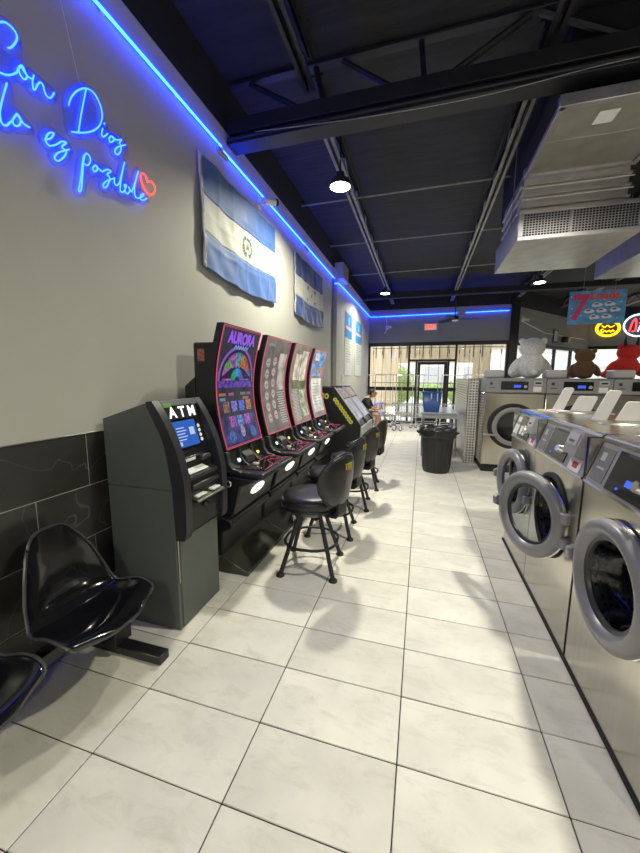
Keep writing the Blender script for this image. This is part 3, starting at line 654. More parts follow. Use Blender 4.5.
def bench_seat(yc):
    st = MB().grid(lambda a, b: tuple(Vector(seat_pt(a*2-1, b))+Vector((0, yc, 0))), 24, 40).build('seat', M_GLOSSB, bn, ang=180, solid=.008)
    edge = [seat_pt(-1+2*i/24, 0) for i in range(24)]+[seat_pt(1, i/40) for i in range(40)]+[seat_pt(1-2*i/24, 1) for i in range(24)]+[seat_pt(-1, 1-i/40) for i in range(40)]
    MB().tube([tuple(Vector(p)+Vector((0, yc, 0))) for p in edge], .0075, 6, closed=True).build('edge_trim', mat('seat_edge', (.05, .05, .05), .25, coat=.3), st)
    MB().span((.18, yc-.09, .30), (.36, yc+.09, .35), .006).build('seat_bracket', M_BLKPL, bn)
for yc in (1.18, .62, .06): bench_seat(yc)
MB().span((.24, -.5, .24), (.305, 1.42, .30), .005).build('beam', M_BLKPL, bn)
for yl in (1.36, -.3):
    MB().span((.235, yl-.055, .05), (.31, yl+.055, .26), .005).build('leg', M_BLKPL, bn)
    MB().span((.09, yl-.035, 0), (.575, yl+.035, .05), .005).build('foot', M_BLKPL, bn)

# ================================================================== SLOT MACHINES
SXC = -1.70           # local x = 0
M_SLOT = mat('slot_black', (.016, .016, .018), .32, var=.1)
M_SLOTB = mat('slot_satin', (.045, .045, .042), .36, .2, var=.1)
M_SLOTP = mat('slot_platform', (.055, .055, .045), .22, .2, var=.1)
M_OVAL = mat('oval_light', (.6, .6, .55), .4, emit=(1., .97, .85), es=1.2)
def sprof(v):          # v 0 bottom 1 top -> x, z of the screen face
    z = .945+v*.945
    x = .315-.085*math.sin(PI*min(1, max(0, v)))**1.0+.01*(v-.5)
    return x, z
SW = .60
def SP(a, v, off=0.):  # a across in metres from the centre, v 0..1
    x, z = sprof(v); x2, z2 = sprof(v+.01); n = Vector((z2-z, 0, -(x2-x))).normalized()
    return (x+n.x*off, a, z+n.z*off)
def spatch(name, m, par, a0, a1, v0, v1, off, n=4):
    return MB().grid(lambda u, v: SP(a0+(a1-a0)*u, v0+(v1-v0)*v, off), 1, n).build(name, m, par, ang=180, recalc=False)
def spoly(name, m, par, pts, off):
    c = (sum(p[0] for p in pts)/len(pts), sum(p[1] for p in pts)/len(pts)); k = len(pts)
    return MB().add([SP(c[0], c[1], off)]+[SP(a, v, off) for a, v in pts], [(0, 1+i, 1+(i+1) % k) for i in range(k)]).build(name, m, par, recalc=False)
VH = .945
def em(name, c, s, rough=.18, var=0., scale=8):
    m = mat(name, (c[0]*.05, c[1]*.05, c[2]*.05), rough, emit=c, es=s)
    if var:
        nt = m.node_tree; N = nt.nodes; b = N['Principled BSDF']; n = N.new('ShaderNodeTexNoise'); n.inputs['Scale'].default_value = scale; n.inputs['Detail'].default_value = 6
        tc = N.new('ShaderNodeTexCoord'); nt.links.new(tc.outputs['Object'], n.inputs['Vector'])
        r = N.new('ShaderNodeMapRange'); r.inputs[1].default_value = .35; r.inputs[2].default_value = .65; r.inputs[3].default_value = s*(1-var); r.inputs[4].default_value = s*(1+var)
        nt.links.new(n.outputs['Fac'], r.inputs[0]); nt.links.new(r.outputs[0], b.inputs['Emission Strength'])
    return m
def slot_machine(y, label, screen):
    e = empty('slot_machine', (SXC, y, 0), label=label, cat='slot machine', group='row of slot machines')
    MB().prism([(.02, 0), (.50, 0), (.50, .03), (.30, .125), (.02, .125)], -.37, .37).build('base_platform', M_SLOTP, e, bev=.006)
    MB().prism([(.02, .125), (.27, .125), (.28, .31), (.35, .345), (.365, .375), (.35, .41), (.30, .43), (.02, .43)], -.345, .345).build('lower_body', M_SLOT, e, bev=.012)
    MB().prism([(.02, .43), (.33, .42), (.375, .46), (.435, .68), (.57, .745), (.30, .76), (.02, .76)], -.33, .33).build('belly', M_SLOT, e, bev=.012)
    # oval light on the sloping belly face
    n = Vector((.22, 0, -.06)).normalized(); t = Vector((.06, 0, .22)).normalized(); c = Vector((.409, 0, .585))
    MB().add([tuple(c+n*.004+Vector((0, .125*math.cos(a*PI/12), 0))+t*.044*math.sin(a*PI/12)) for a in range(24)]+[tuple(c-n*.004+Vector((0, .125*math.cos(a*PI/12), 0))+t*.044*math.sin(a*PI/12)) for a in range(24)], [tuple(range(24))]+[(i, i+24, (i+1) % 24+24, (i+1) % 24) for i in range(24)]).build('belly_light', M_OVAL, e)
    dk = MB().box((.475, 0, .772), (.29, .64, .045), .02, seg=3).build('button_deck', M_SLOT, e)
    MB().box((.49, .02, .797), (.20, .50, .006), .002).build('deck_glass', M_GLOSSB, dk)
    MB().lathe([(0, .014), (.030, .012), (.036, .0)], c=(.50, -.18, .798)).build('spin_button', M_CHROME, dk)
    MB().lathe([(0, .012), (.022, .010), (.028, .0)], c=(.42, -.05, .798)).build('bet_button', M_LGREY, dk)
    MB().tube(spline([(.58, -.22, .801), (.56, -.02, .801), (.50, .04, .801), (.46, .12, .801), (.55, .22, .801), (.41, .24, .801), (.41, .02, .801)], 4), .0013, 5).build('deck_light', M_PINK, dk)
    # scooped panel rising from the deck to the screen
    scoop = [(.34, .785), (.31, .80), (.285, .83), (.28, .87), (.29, .935), (.315, .945)]
    MB().prism([(.2, .78)]+scoop+[(.2, .945)], -.30, .30).build('scoop_panel', M_SLOTB, e, bev=.002)
    for s in (-1, 1):
        MB().prism([(.24, .78), (.44, .785), (.43, .80), (.37, .815), (.335, .86), (.325, .94), (.24, .945)], s*.305-.02, s*.305+.02).build('scoop_cheek', M_DGREY, e, bev=.006)
        MB().prism([(.24, .78), (.41, .79), (.36, .82), (.32, .87), (.31, .94), (.24, .945)], s*.10-.012, s*.10+.012).build('scoop_rib', M_DGREY, e, bev=.004)
    MB().prism([(.26, .80), (.36, .80), (.35, .86), (.30, .90), (.26, .90)], -.07, .07).build('bill_acceptor', M_DGREY, e, bev=.006)
    MB().lathe([(.0, .012), (.014, .012), (.018, 0)], c=(0, 0, 0), M=Matrix.Translation((.335, -.17, .85)) @ Matrix.Rotation(1.0, 4, 'Y')).build('status_light', em('status_blue', (.6, .8, 1.), 1.6), e)
    MB().lathe([(.0, .012), (.012, .012), (.016, 0)], c=(0, 0, 0), M=Matrix.Translation((.335, .16, .85)) @ Matrix.Rotation(1.0, 4, 'Y')).build('status_light', em('status_yellow', (1., .85, .2), 1.3), e)
    MB().span((.02, -.26, .76), (.215, .26, 1.76), .01).build('cabinet', M_SLOT, e)
    MB().prism([(-.06, .12), (.03, .12), (.03, 1.5), (-.06, 1.43)], -.27, .27).build('rear_housing', M_SLOT, e, bev=.005)
    # screen housing
    vs = []; N = 24
    h = MB()
    prof = [sprof(i/N) for i in range(N+1)]
    poly = [(x-.004, z) for x, z in prof]+[(x-.05, z-.0) for x, z in prof[::-1]]
    h.prism(poly, -SW/2-.012, SW/2+.012); sh = h.build('screen_housing', M_SLOT, e, ang=30)
    s = spatch('screen', screen[0], sh, -SW/2, SW/2, 0.005, .995, .002, 24)
    for off in (0, .010):
        fr = [SP(-SW/2+off, .01+off+(1-.02-2*off)*i/20, .006) for i in range(21)]+[SP(SW/2-off, .99-off-(1-.02-2*off)*i/20, .006) for i in range(21)]
        MB().tube(fr, .0024 if off == 0 else .0014, 6, closed=True).build('screen_light', M_PINK, sh)
    screen[1](sh)
    return e
def scr_wheel(p):
    P_ = em('scr_purple', (.12, .06, .40), .7, var=.7, scale=25); B_ = em('scr_blue', (.06, .16, .55), .7, var=.6, scale=16)
    spatch('screen_glow', P_, p, -.27, .27, .50, .565, .004)
    spatch('screen_glow', em('scr_night', (.045, .05, .17), .8, var=.6, scale=12), p, -.275, .275, .03, .26, .004, 6)
    for r, m, o in ((.278, em('scr_ring', (.30, .12, .58), .7), .004), (.255, em('scr_dark', (.02, .02, .045), .8), .005)):
        spoly('wheel_arch', m, p, [(r*math.cos(PI*i/24), .555+r*math.sin(PI*i/24)/VH) for i in range(25)], o)
    cols = [(.55, .12, .5), (.16, .42, .16), (.50, .14, .55), (.10, .35, .45), (.55, .22, .06), (.60, .14, .08), (.10, .22, .55)]
    for q in range(7):
        a0 = PI*(1-q/7); a1 = PI*(1-(q+1)/7); m = em('scr_sector%d' % q, cols[q], .55, var=.6, scale=30)
        pts = [(.075*math.cos(a), .56+.075*math.sin(a)/VH) for a in (a0, a1)]+[(.225*math.cos(a1+(a0-a1)*k/4), .56+.225*math.sin(a1+(a0-a1)*k/4)/VH) for k in range(5)]
        spoly('wheel_sector', m, p, pts, .006)
    for q in range(7):
        a0 = PI*(1-q/7); a1 = PI*(1-(q+1)/7); m = em('scr_fan%d' % q, [(.02, .3, .2), (.02, .38, .12), (.03, .3, .5), (.05, .35, .6), (.04, .2, .6), (.1, .1, .5), (.15, .08, .4)][q], .8)
        spoly('wheel_fan', m, p, [(.03*math.cos(a0), .56+.03*math.sin(a0)/VH), (.03*math.cos(a1), .56+.03*math.sin(a1)/VH), (.1*math.cos(a1), .56+.1*math.sin(a1)/VH), (.1*math.cos(a0), .56+.1*math.sin(a0)/VH)], .008)
    spoly('wheel_hub', em('scr_hub', (.01, .03, .06), 1), p, [(.035*math.cos(PI*i/10), .56+.035*math.sin(PI*i/10)/VH) for i in range(11)], .009)
    text('screen_title', 'AURORA', .118, em('scr_title', (.30, .10, .75), .95), p, lambda x, y, z: SP(x*.86, .905+y/VH, .008+z), bold=.005)
    MB().tube([SP(-.1+.02*i, .835+(.018 if i % 2 else -.012), .008) for i in range(12)], .004, 5).build('screen_subtitle', em('scr_sub', (.2, .4, .8), .7), p)
    c2 = [(.42, .18, .06), (.45, .1, .35), (.10, .30, .16), (.35, .1, .42), (.15, .3, .55), (.5, .16, .12)]
    for q, (a, v, w) in enumerate(((-.22, .445, .10), (-.09, .445, .08), (.10, .445, .09), (.2, .445, .07), (-.22, .405, .08), (.14, .405, .10))):
        spatch('screen_badge', em('scr_badge%d' % q, c2[q], .7), p, a-w/2, a+w/2, v-.012, v+.012, .006, 1)
    c3 = [(.25, .12, .10), (.18, .16, .55), (.10, .14, .6), (.35, .16, .06), (.30, .08, .35), (.12, .25, .6), (.38, .1, .45), (.2, .3, .5)]
    for q, (a, v) in enumerate(((-.18, .34), (-.06, .34), (.06, .34), (.18, .34), (-.12, .215), (.0, .215), (.12, .215))):
        spatch('screen_card', em('scr_card%d' % q, c3[q], .8, var=.7, scale=45), p, a-.045, a+.045, v-.045, v+.045, .006, 2)
    for a in (-.17, .17): spoly('screen_coin', em('scr_coin', (.12, .2, .6), .5, var=.5, scale=30), p, [(a+.05*math.cos(i*PI/8), .09+.05*math.sin(i*PI/8)/VH) for i in range(16)], .006)
    spoly('screen_gem', em('scr_gem', (.3, .28, .45), .8, var=.6, scale=50), p, [(.035*math.cos(i*PI/6), .12+.05*math.sin(i*PI/6)/VH) for i in range(12)], .006)
def scr_discs(p):
    D = em('scr_disc', (.62, .50, .46), .62, var=.25, scale=40); T = em('scr_discmark', (.5, .2, .16), .6)
    for r in range(6):
        for a in (-.17, -.02):
            v = .74-r*.115+(.0 if a < -.1 else .02)
            spoly('screen_disc', D, p, [(a+.045*math.cos(i*PI/8), v+.045*math.sin(i*PI/8)/VH) for i in range(16)], .005)
            spatch('disc_mark', T, p, a-.03, a+.03, v-.006, v+.006, .007, 1)
    W_ = em('scr_window_reflection', (.58, .52, .44), .6, var=.5, scale=9)  # beige glow painted in as the windows reflected on this screen
    spatch('screen_column', W_, p, .08, .27, .45, .85, .004, 8)
    for q in range(14): spatch('screen_text', em('scr_txt', (.55, .53, .48), .7), p, .07+.015*(q % 3), .27-.02*(q % 2), .42-q*.026, .43-q*.026, .006, 1)
    MB().tube([SP(-.24+.014*i, .92+(.018 if i % 2 else -.014), .007) for i in range(12)], .003, 5).build('screen_title', em('scr_t2', (.55, .5, .5), .5), p)
def scr_cream(p):
    spatch('screen_column', em('scr_cream', (.74, .66, .50), .75, var=.45, scale=8), p, -.20, .0, .56, .88, .004, 8)  # cream column paints a window reflection into the screen
    spatch('screen_column', em('scr_cream2', (.70, .62, .47), .8, var=.5, scale=8), p, .02, .24, .52, .93, .004, 8)  # second painted window reflection
    spatch('screen_band', em('scr_olive', (.20, .22, .10), .6, var=.5), p, -.27, .27, .45, .55, .005, 4)
    for q in range(22): spatch('screen_text', em('scr_txt3', (.60, .60, .54), .75), p, -.25+.02*(q % 3), -.03-.02*(q % 2), .43-q*.018, .437-q*.018, .006, 1)
    spatch('screen_column', em('scr_green', (.48, .52, .34), .7, var=.6, scale=14), p, .02, .26, .08, .43, .004, 8)
def scr_sky(p):
    spatch('screen_picture', em('scr_sky', (.16, .34, .62), .8, var=.6, scale=10), p, -.27, .27, .62, .96, .004, 8)
    spatch('screen_picture', em('scr_dune', (.45, .27, .2), .7, var=.5), p, -.05, .26, .66, .74, .006, 2)
    spatch('screen_picture', em('scr_cloud', (.75, .76, .74), .8, var=.3, scale=16), p, -.22, -.02, .84, .94, .006, 2)
    spatch('screen_column', em('scr_white', (.74, .74, .64), .85, var=.3, scale=7), p, -.24, .24, .08, .58, .004, 8)
    for q in range(8): spatch('screen_text', em('scr_txt4', (.3, .34, .3), .7), p, -.18, .1+.04*(q % 2), .5-q*.045, .508-q*.045, .006, 1)
YS = [2.57, 3.32, 4.07, 4.83]
slot_machine(YS[0], 'slot machine with purple bonus wheel screen, next to the cash machine', (em('scr_base1', (.035, .032, .05), .8, var=.3), scr_wheel))
slot_machine(YS[1], 'slot machine with brown screen showing two columns of pale discs', (em('scr_base2', (.17, .145, .13), .8, var=.25), scr_discs))
slot_machine(YS[2], 'slot machine with cream and olive screen, third from the cash machine', (em('scr_base3', (.22, .19, .15), .8, var=.3), scr_cream))
slot_machine(YS[3], 'slot machine with sky blue and white screen, farthest in the row', (em('scr_base4', (.30, .28, .26), .8, var=.3), scr_sky))
tag(MB().span((SXC+.06, YS[0]-.2615, 1.62), (SXC+.12, YS[0]-.2605, 1.71)).build('permit_sticker', mat('orange_sticker', (.45, .17, .08), .5, var=.4, scale=60), bpy.data.objects['slot_machine']))
bpy.data.objects['permit_sticker'].location = (-SXC, -YS[0], 0)

# ================================================================== STOOLS
def make_stool():
    e = empty('casino_stool')
    MB().lathe([(0, .505), (.16, .505), (.225, .515), (.236, .53), (.24, .575), (.232, .60), (.185, .617), (.09, .622), (0, .622)], n=36).build('seat', M_VINYL, e, ang=60)
    MB().lathe([(.232, .512), (.243, .518), (.243, .53), (.238, .536)], n=36, cap=False).build('seat_piping', M_BLKPL, e)
    MB().lathe([(0, .45), (.13, .45), (.17, .47), (.2, .50), (.2, .507), (0, .507)], n=28).build('seat_pan', M_BLKPL, e)
    for k in range(4):
        a = PI/4+k*PI/2
        lg = MB().tube([(.105*math.cos(a), .105*math.sin(a), .47), (.285*math.cos(a), .285*math.sin(a), .015)], .017, 12).build('leg', M_STEELB, e)
        MB().lathe([(0, 0), (.032, 0), (.032, .012), (.02, .024), (0, .024)], c=(.287*math.cos(a), .287*math.sin(a), 0), n=14).build('foot_pad', M_RUBBER, lg)
    pts = []
    for k in range(32):
        a = 2*PI*k/32; r = .205*(1+.07*abs(math.cos(2*(a-PI/4)))); pts.append((r*math.cos(a), r*math.sin(a), .225))
    MB().tube(pts, .011, 8, closed=True).build('foot_ring', M_STEELB, e)
    # oval padded back on the +x side
    def bk(th, s, side):
        y = .225*s*math.sin(th); zz = .205*s*math.cos(th); zz *= 1.0-.10*(zz < 0)*0
        yy = y*(1.0+.10*zz/.2); curve = .05*(yy/.2)**2
        x = .262+.10*(zz+.2)-curve
        t = .030*math.sqrt(max(0, 1-s**4))
        return (x+side*t, yy, .755+zz)
    m = MB(); n = 36; rings = [.0001, .35, .65, .85, .95, 1.0]
    for side in (-1, 1): m.grid(lambda u, v: bk(2*PI*u, rings[round(v*5)], side), n, 5)
    b = m.build('backrest', M_VINYL, e, ang=180)
    MB().tube([tuple(Vector(bk(2*PI*i/n, 1.005, 0))) for i in range(n)], .007, 6, closed=True).build('back_piping', M_BLKPL, b)
    bt = [bk(0, 0, 1)]
    lm = mat('stool_gold_logo', (.42, .33, .04), .5)
    for q in range(3): MB().box((.319+.014-.002, -.03+q*.03, .865), (.004, .012, .034+.008*(q % 2)), .001).build('back_mark', lm, b)
    MB().box((.331, 0, .889), (.004, .085, .008), .001).build('back_mark', lm, b)
    MB().prism([(.10, .46), (.26, .47), (.285, .50), (.285, .60), (.268, .60), (.262, .53), (.235, .50), (.10, .49)], -.06, .06).build('back_bracket', M_STEELB, e, bev=.004)
    return e
st0 = make_stool()
stl = ['black vinyl casino stool nearest the viewer, at the purple wheel slot machine', 'black vinyl casino stool, second along the slot machine row', 'black vinyl casino stool, third along the slot machine row', 'black vinyl casino stool, last along the slot machine row']
for k, (x, y, r) in enumerate(((-.79, 2.51, -.34), (-.80, 3.20, -.22), (-.76, 3.95, -.32), (-.74, 4.72, -.2))):
    o = st0 if k == 0 else copy_tree(st0)
    o.location = (x, y, 0); o.rotation_euler = (0, 0, .1)
    for ch in o.children:                                   # the seat swivels on its fixed legs
        if ch.name.split('.')[0] in ('seat', 'seat_piping', 'backrest', 'back_bracket'): ch.rotation_euler = (0, 0, r-.1)
    tag(o, stl[k], 'stool', 'casino stools at the slot machines')

# ================================================================== SLANTED GAME CABINETS
M_YEL = mat('cabinet_yellow', (.52, .50, .06), .5, var=.3, scale=40)
def game_cab(y, w, label, first):
    e = empty('game_cabinet', (-1.74, y, 0), label=label, cat='game cabinet', group='slanted game cabinets')
    poly = [(0, 0), (.74, 0), (.78, .12), (.82, .72), (.79, .78), (.37, 1.345), (.0, 1.345)]
    for a, b in ((0, .03), (w-.03, w)): MB().prism(poly, a, b).build('side_panel', M_SLOT, e, bev=.004)
    inner = [(x-.015 if x > .1 else x, z-.012 if z > .2 else z) for x, z in poly]
    MB().prism(inner, .03, w-.03).build('body', M_SLOT, e)
    d = Vector((.79-.37, 0, .78-1.345)).normalized(); n = Vector((-d.z, 0, d.x))
    def Q(t, yy, off): v = Vector((.37, 0, 1.345))+d*t; return (v.x+n.x*off, yy, v.z+n.z*off)
    def slab(name, t0_, t1_, a, b, o0, o1, m):
        c = [(t0_, a), (t1_, a), (t1_, b), (t0_, b)]
        return MB().add([Q(t, yy, o0) for t, yy in c]+[Q(t, yy, o1) for t, yy in c], [(0, 3, 2, 1), (4, 5, 6, 7), (0, 1, 5, 4), (1, 2, 6, 5), (2, 3, 7, 6), (3, 0, 4, 7)]).build(name, m, e)
    slab('marquee_glass', .02, .22, .03, w-.03, -.014, .0, em('cab_pink', (.55, .46, .46), .5, var=.4, scale=12))
    slab('game_screen', .24, .66, .03, w-.03, -.014, .0, em('cab_lilac', (.50, .50, .62), .6, var=.3, scale=6))
    for a, b in ((0, .02), (w-.02, w)): slab('edge_moulding', 0, .70, a, b, 0, .012, M_LGREY)
    MB().span((.80, .03, .56), (.84, w-.03, .70), .006).build('control_panel', M_LGREY, e)
    MB().span((.775, .1, .2), (.80, w-.1, .5), .006).build('coin_door', M_SSD, e)
    if first:
        pl = MB()
        for q in range(9):
            t = .17+q*.056; c = Vector((.37, 0, 1.345))+d*t-n*.105
            pl = MB().prism([(c.x+.036*math.cos(a*PI/4+.3), c.z+(.034+.006*(q % 2))*math.sin(a*PI/4+.3)) for a in range(8)], -.004, 0).build('side_lettering', M_YEL, e)
            MB().box((c.x, -.005, c.z), (.012, .003, .026), 0, M=None).build('letter_mark', M_SLOT, pl)
        for q, (x, z) in enumerate(((.10, 1.20), (.17, 1.21), (.24, 1.20))):
            pl = MB().prism([(x+.04*math.cos(a*PI/4), z+.05*math.sin(a*PI/4)) for a in range(8)], -.004, 0).build('side_lettering', M_YEL, e)
            MB().box((x, -.005, z), (.03, .003, .04)).build('letter_mark', M_SLOT, pl)
game_cab(5.55, .62, 'black slanted game cabinet with yellow lettering on its side', True)
game_cab(6.22, .62, 'slanted game cabinet behind the yellow-lettered one, next to the wall corner', False)
# ================================================================== FRONT ROW WASHERS (doors face the aisle)
M_BEZ = mat('washer_bezel_grey', (.30, .295, .31), .36, .3, var=.04)
M_DISP = mat('display_black', (.008, .008, .01), .15, coat=.3)
M_LCD = mat('lcd_blue', (.01, .02, .1), .2, emit=(.04, .12, 1.0), es=1.1)
M_DOOR = mat('door_ring_grey', (.25, .245, .255), .34, .12, var=.03)
M_RED = mat('red_print', (.5, .03, .03), .5)
def drum_mat():
    m = mat('perforated_drum', (.30, .29, .28), .28, 1.0); nt = m.node_tree; N = nt.nodes; L = nt.links; b = N['Principled BSDF']
    tc = N.new('ShaderNodeTexCoord'); v = N.new('ShaderNodeTexVoronoi'); v.inputs['Scale'].default_value = 38; v.inputs['Randomness'].default_value = .1
    L.new(tc.outputs['Object'], v.inputs['Vector'])
    r = N.new('ShaderNodeMapRange'); r.inputs[1].default_value = .25; r.inputs[2].default_value = .32; r.inputs[3].default_value = .02; r.inputs[4].default_value = .5
    L.new(v.outputs['Distance'], r.inputs[0]); cb = N.new('ShaderNodeCombineColor'); 
    for k in range(3): L.new(r.outputs[0], cb.inputs[k])
    L.new(cb.outputs[0], b.inputs['Base Color']); return m
M_DRUM = drum_mat()
def ring_panel(w, z0, z1, cz, r, n=40):            # flat panel in the y-z plane with a round hole
    vs = []; fs = []
    for i in range(n):
        a = 2*PI*i/n; c, s = math.cos(a), math.sin(a)
        k = min((w/2)/abs(c) if abs(c) > 1e-6 else 9, ((z1-cz) if s > 0 else (cz-z0))/abs(s) if abs(s) > 1e-6 else 9)
        vs += [(0, r*c, cz+r*s), (0, k*c, cz+k*s)]
    for sy in (-1, 1):
        for zz in (z0, z1): pass
    for i in range(n): j = (i+1) % n; fs.append((2*i, 2*i+1, 2*j+1, 2*j))
    k = len(vs)
    for sy, zz in ((1, z1), (-1, z1), (-1, z0), (1, z0)):
        a = math.atan2(zz-cz, sy*w/2) % (2*PI); i = int(a/(2*PI)*n); j = (i+1) % n
        vs.append((0, sy*w/2, zz)); fs.append((2*i+1, len(vs)-1, 2*j+1))
    return vs, fs
CZ = .675
def washer(yc, w, theta, label, style):
    e = empty('washing_machine', (.80, yc, 0), label=label, cat='washing machine', group='front row of steel washers')
    hw = w/2-.0035
    vs, fs = ring_panel(2*hw, .03, 1.0, CZ, .245)
    MB().add(vs, fs).build('front_panel', M_SS, e, recalc=False)
    for s in (-1, 1): MB().span((.0, s*hw-.003*s, .03), (.85, s*(hw-.006), 1.22), .001).build('side_panel', M_SS, e)
    MB().span((.84, -hw, .03), (.85, hw, 1.22)).build('back_panel', M_SSD, e)
    MB().span((.012, -hw, 0), (.84, hw, .03), .002).build('base', M_RUBBER, e)
    dr = MB().lathe([(.245, 0), (.245, .03), (.27, .05), (.28, .45), (.0, .47)], c=(0, 0, 0), n=36, M=Matrix.Translation((0, 0, CZ)) @ Matrix.Rotation(PI/2, 4, 'Y'), cap=False).build('drum', M_DRUM, e, recalc=False)
    MB().tube([(-.004, .246*math.cos(2*PI*i/36), CZ+.246*math.sin(2*PI*i/36)) for i in range(36)], .014, 8, closed=True).build('gasket', M_RUBBER, e)
    for q in range(3):
        a = q*2*PI/3+.4; MB().box((.25, .24*math.cos(a), CZ+.24*math.sin(a)), (.36, .05, .05), .01).build('drum_lifter', M_SSD, dr)
    pass
    # slanted control head
    cp = MB().prism([(0, 1.0), (.07, 1.222), (.85, 1.222), (.85, 1.0)], -hw, hw).build('control_head', M_SS, e, bev=.004)
    def CP(u, t, off=0.):
        n = Vector((-.222, 0, .07)).normalized(); return Vector((.07*t, hw-u*2*hw, 1.0+.222*t))+n*off
    def slab(name, m, par, u0, u1, t0_, t1_, o0, o1, tp=0.):
        q = [(u0, t0_), (u1, t0_), (u1, t1_), (u0, t1_)]
        return MB().add([tuple(CP(u, t, o0)) for u, t in q]+[tuple(CP(u+(tp if u < (u0+u1)/2 else -tp), t, o1)) for u, t in q], [(0, 1, 2, 3), (7, 6, 5, 4), (4, 5, 1, 0), (5, 6, 2, 1), (6, 7, 3, 2), (7, 4, 0, 3)]).build(name, m, par)
    bz = slab('bezel', M_BEZ, cp, .015, .985, .05, .90, -.002, .008)
    slab('bezel_lip', M_CHROME, cp, .005, .995, .0, .05, -.002, .012)
    slab('label_plate', mat('label_plate_grey', (.16, .16, .17), .4), cp, .04, .20, .12, .82, .008, .011)
    slab('label_mark', M_LGREY, cp, .08, .13, .55, .72, .011, .012)
    slab('label_mark', M_LGREY, cp, .08, .17, .38, .42, .011, .012)
    dp = slab('display', M_DISP, cp, .25, .66 if style != 3 else .80, .10, .86, .008, .014)
    slab('display_notch', M_DGREY, cp, .34, .58, .80, .86, .014, .016)
    slab('display_screen', M_LCD, dp, .42, .48, .30, .42, .014, .016)
    slab('display_led', M_LCD, dp, .36, .38, .18, .22, .014, .016)
    if style == 3: slab('display_print', M_SSD, dp, .60, .76, .35, .62, .014, .016)
    c = CP(.56, .40, .014); n = Vector((-.222, 0, .07)).normalized()
    MB().cyl(tuple(c), tuple(c+n*.028), .028, .022, 20).build('dial', M_CHROME, dp)
    if style == 1:
        for q, (u0, u1, t0_, t1_) in enumerate(((.05, .13, .15, .5), (.15, .22, .15, .5), (.06, .2, .6, .78), (.30, .38, .2, .5), (.42, .5, .2, .55))): slab('white_print', M_WHITEP, cp, u0, u1, t0_, t1_, .0145, .0165)
    if style != 3:
        cb = slab('coin_box', M_GREY, cp, .70, .95, .40, .97, .006, .062, .02)
        slab('coin_slot_plate', M_LGREY, cb, .74, .90, .62, .9, .062, .068)
        slab('coin_slot', M_DISP, cb, .78, .86, .68, .74, .068, .070)
        sk = slab('price_sticker', M_PAPER, cp, .74, .92, .06, .36, .008, .010)
        slab('price_print', M_RED, sk, .80, .88, .14, .28, .010, .011)
    # deck
    dk = MB().span((.075, -hw, 1.222), (.85, hw, 1.238), .004).build('top_deck', M_SS, e)
    MB().tube([(.078, -hw, 1.218), (.078, hw, 1.218)], .020, 12).build('top_edge', M_SSD if style != 1 else mat('blue_reflection_edge', (.06, .16, .5), .35, .4), e)  # blue on the far washer's edge is a painted reflection
    # door, hinged on the near side
    door = MB().lathe([(.182, .0), (.256, .0), (.262, .008), (.26, .024), (.25, .036), (.222, .044), (.212, .043), (.185, .016), (.182, .0)], n=48, M=Matrix.Translation((.0, .258, CZ)) @ Matrix.Rotation(-PI/2, 4, 'Y'), cap=False).build('door', M_DOOR, e, ang=50)
    door.location = (-.006, -.258, 0); door.rotation_euler = (0, 0, theta)
    MD = Matrix.Translation((.0, .258, CZ)) @ Matrix.Rotation(-PI/2, 4, 'Y')
    MB().lathe([(.182, .010), (.176, .0), (.165, -.06), (.13, -.10), (.0, -.115)], n=36, M=MD, cap=False).build('door_glass', M_DGLASS, door)
    MB().lathe([(.186, .017), (.172, .012), (.168, .0), (.182, .0)], n=36, M=MD, cap=False).build('inner_rim', M_DGREY, door)
    MB().lathe([(.250, -.012), (.264, -.008), (.264, .002), (.258, .004)], n=40, M=MD, cap=False).build('chrome_rim', M_CHROME, door)
    MB().prism([(-.05, CZ-.035), (-.015, CZ-.05), (.0, CZ-.045), (.0, CZ+.025), (-.02, CZ+.035), (-.055, CZ+.02)], .515, .548).build('handle', M_DOOR, door, bev=.006)
    MB().span((-.008, .50, CZ-.02), (.03, .53, CZ+.015), .004).build('latch', M_SSD, door)
    MB().span((-.03, -.03, CZ-.10), (.008, .05, CZ-.04), .006).build('hinge', M_GREY, door)
    MB().span((-.03, -.03, CZ+.04), (.008, .05, CZ+.10), .006).build('hinge', M_GREY, door)
    # soap compartment lids on the deck
    if style != 3 or True:
        def lid(x, y, wx, h, lean, nm):
            lo = MB().prism([(x, 1.238), (x+wx, 1.238), (x+wx+lean-.01, 1.238+h-.012), (x+wx+lean-.022, 1.238+h), (x+lean+.012, 1.238+h), (x+lean, 1.238+h-.01)], y-.006, y+.006).build(nm, M_LGREY, e, bev=.003)
            return lo
        lid(.27, .28, .085, .195, .075, 'soap_lid')
        lid(.42, .32, .15, .125, .05, 'soap_lid')
        MB().span((.24, .05, 1.232), (.62, .26, 1.244), .004).build('soap_compartment', M_SSD, e)
    return e
washer(1.59, .765, math.radians(3), 'steel front-load washer nearest the viewer at the right edge', 3)
washer(2.37, .765, math.radians(25), 'steel front-load washer with its round door swung wide open', 2)
washer(3.09, .68, math.radians(9), 'steel front-load washer at far end of front row, door slightly ajar', 1)
tag(MB().tube([(.80, 1.2, .012), (.80, 3.45, .012)], .012, 6).build('trim_3', M_RUBBER), kind='structure')
rc = empty('red_cup', (1.46, 2.62, 1.24), label='red plastic scoop standing on the washer top at right', cat='cup')
MB().lathe([(.03, .0), (.045, .11), (.042, .11), (.028, .006), (0, .006)], n=20).build('body', mat('red_plastic', (.55, .05, .03), .4), rc)
MB().tube([(.043, 0, .09), (.08, 0, .08), (.075, 0, .03), (.035, 0, .03)], .006, 6).build('handle', mat('red_plastic', (.5, .05, .03), .4), rc)
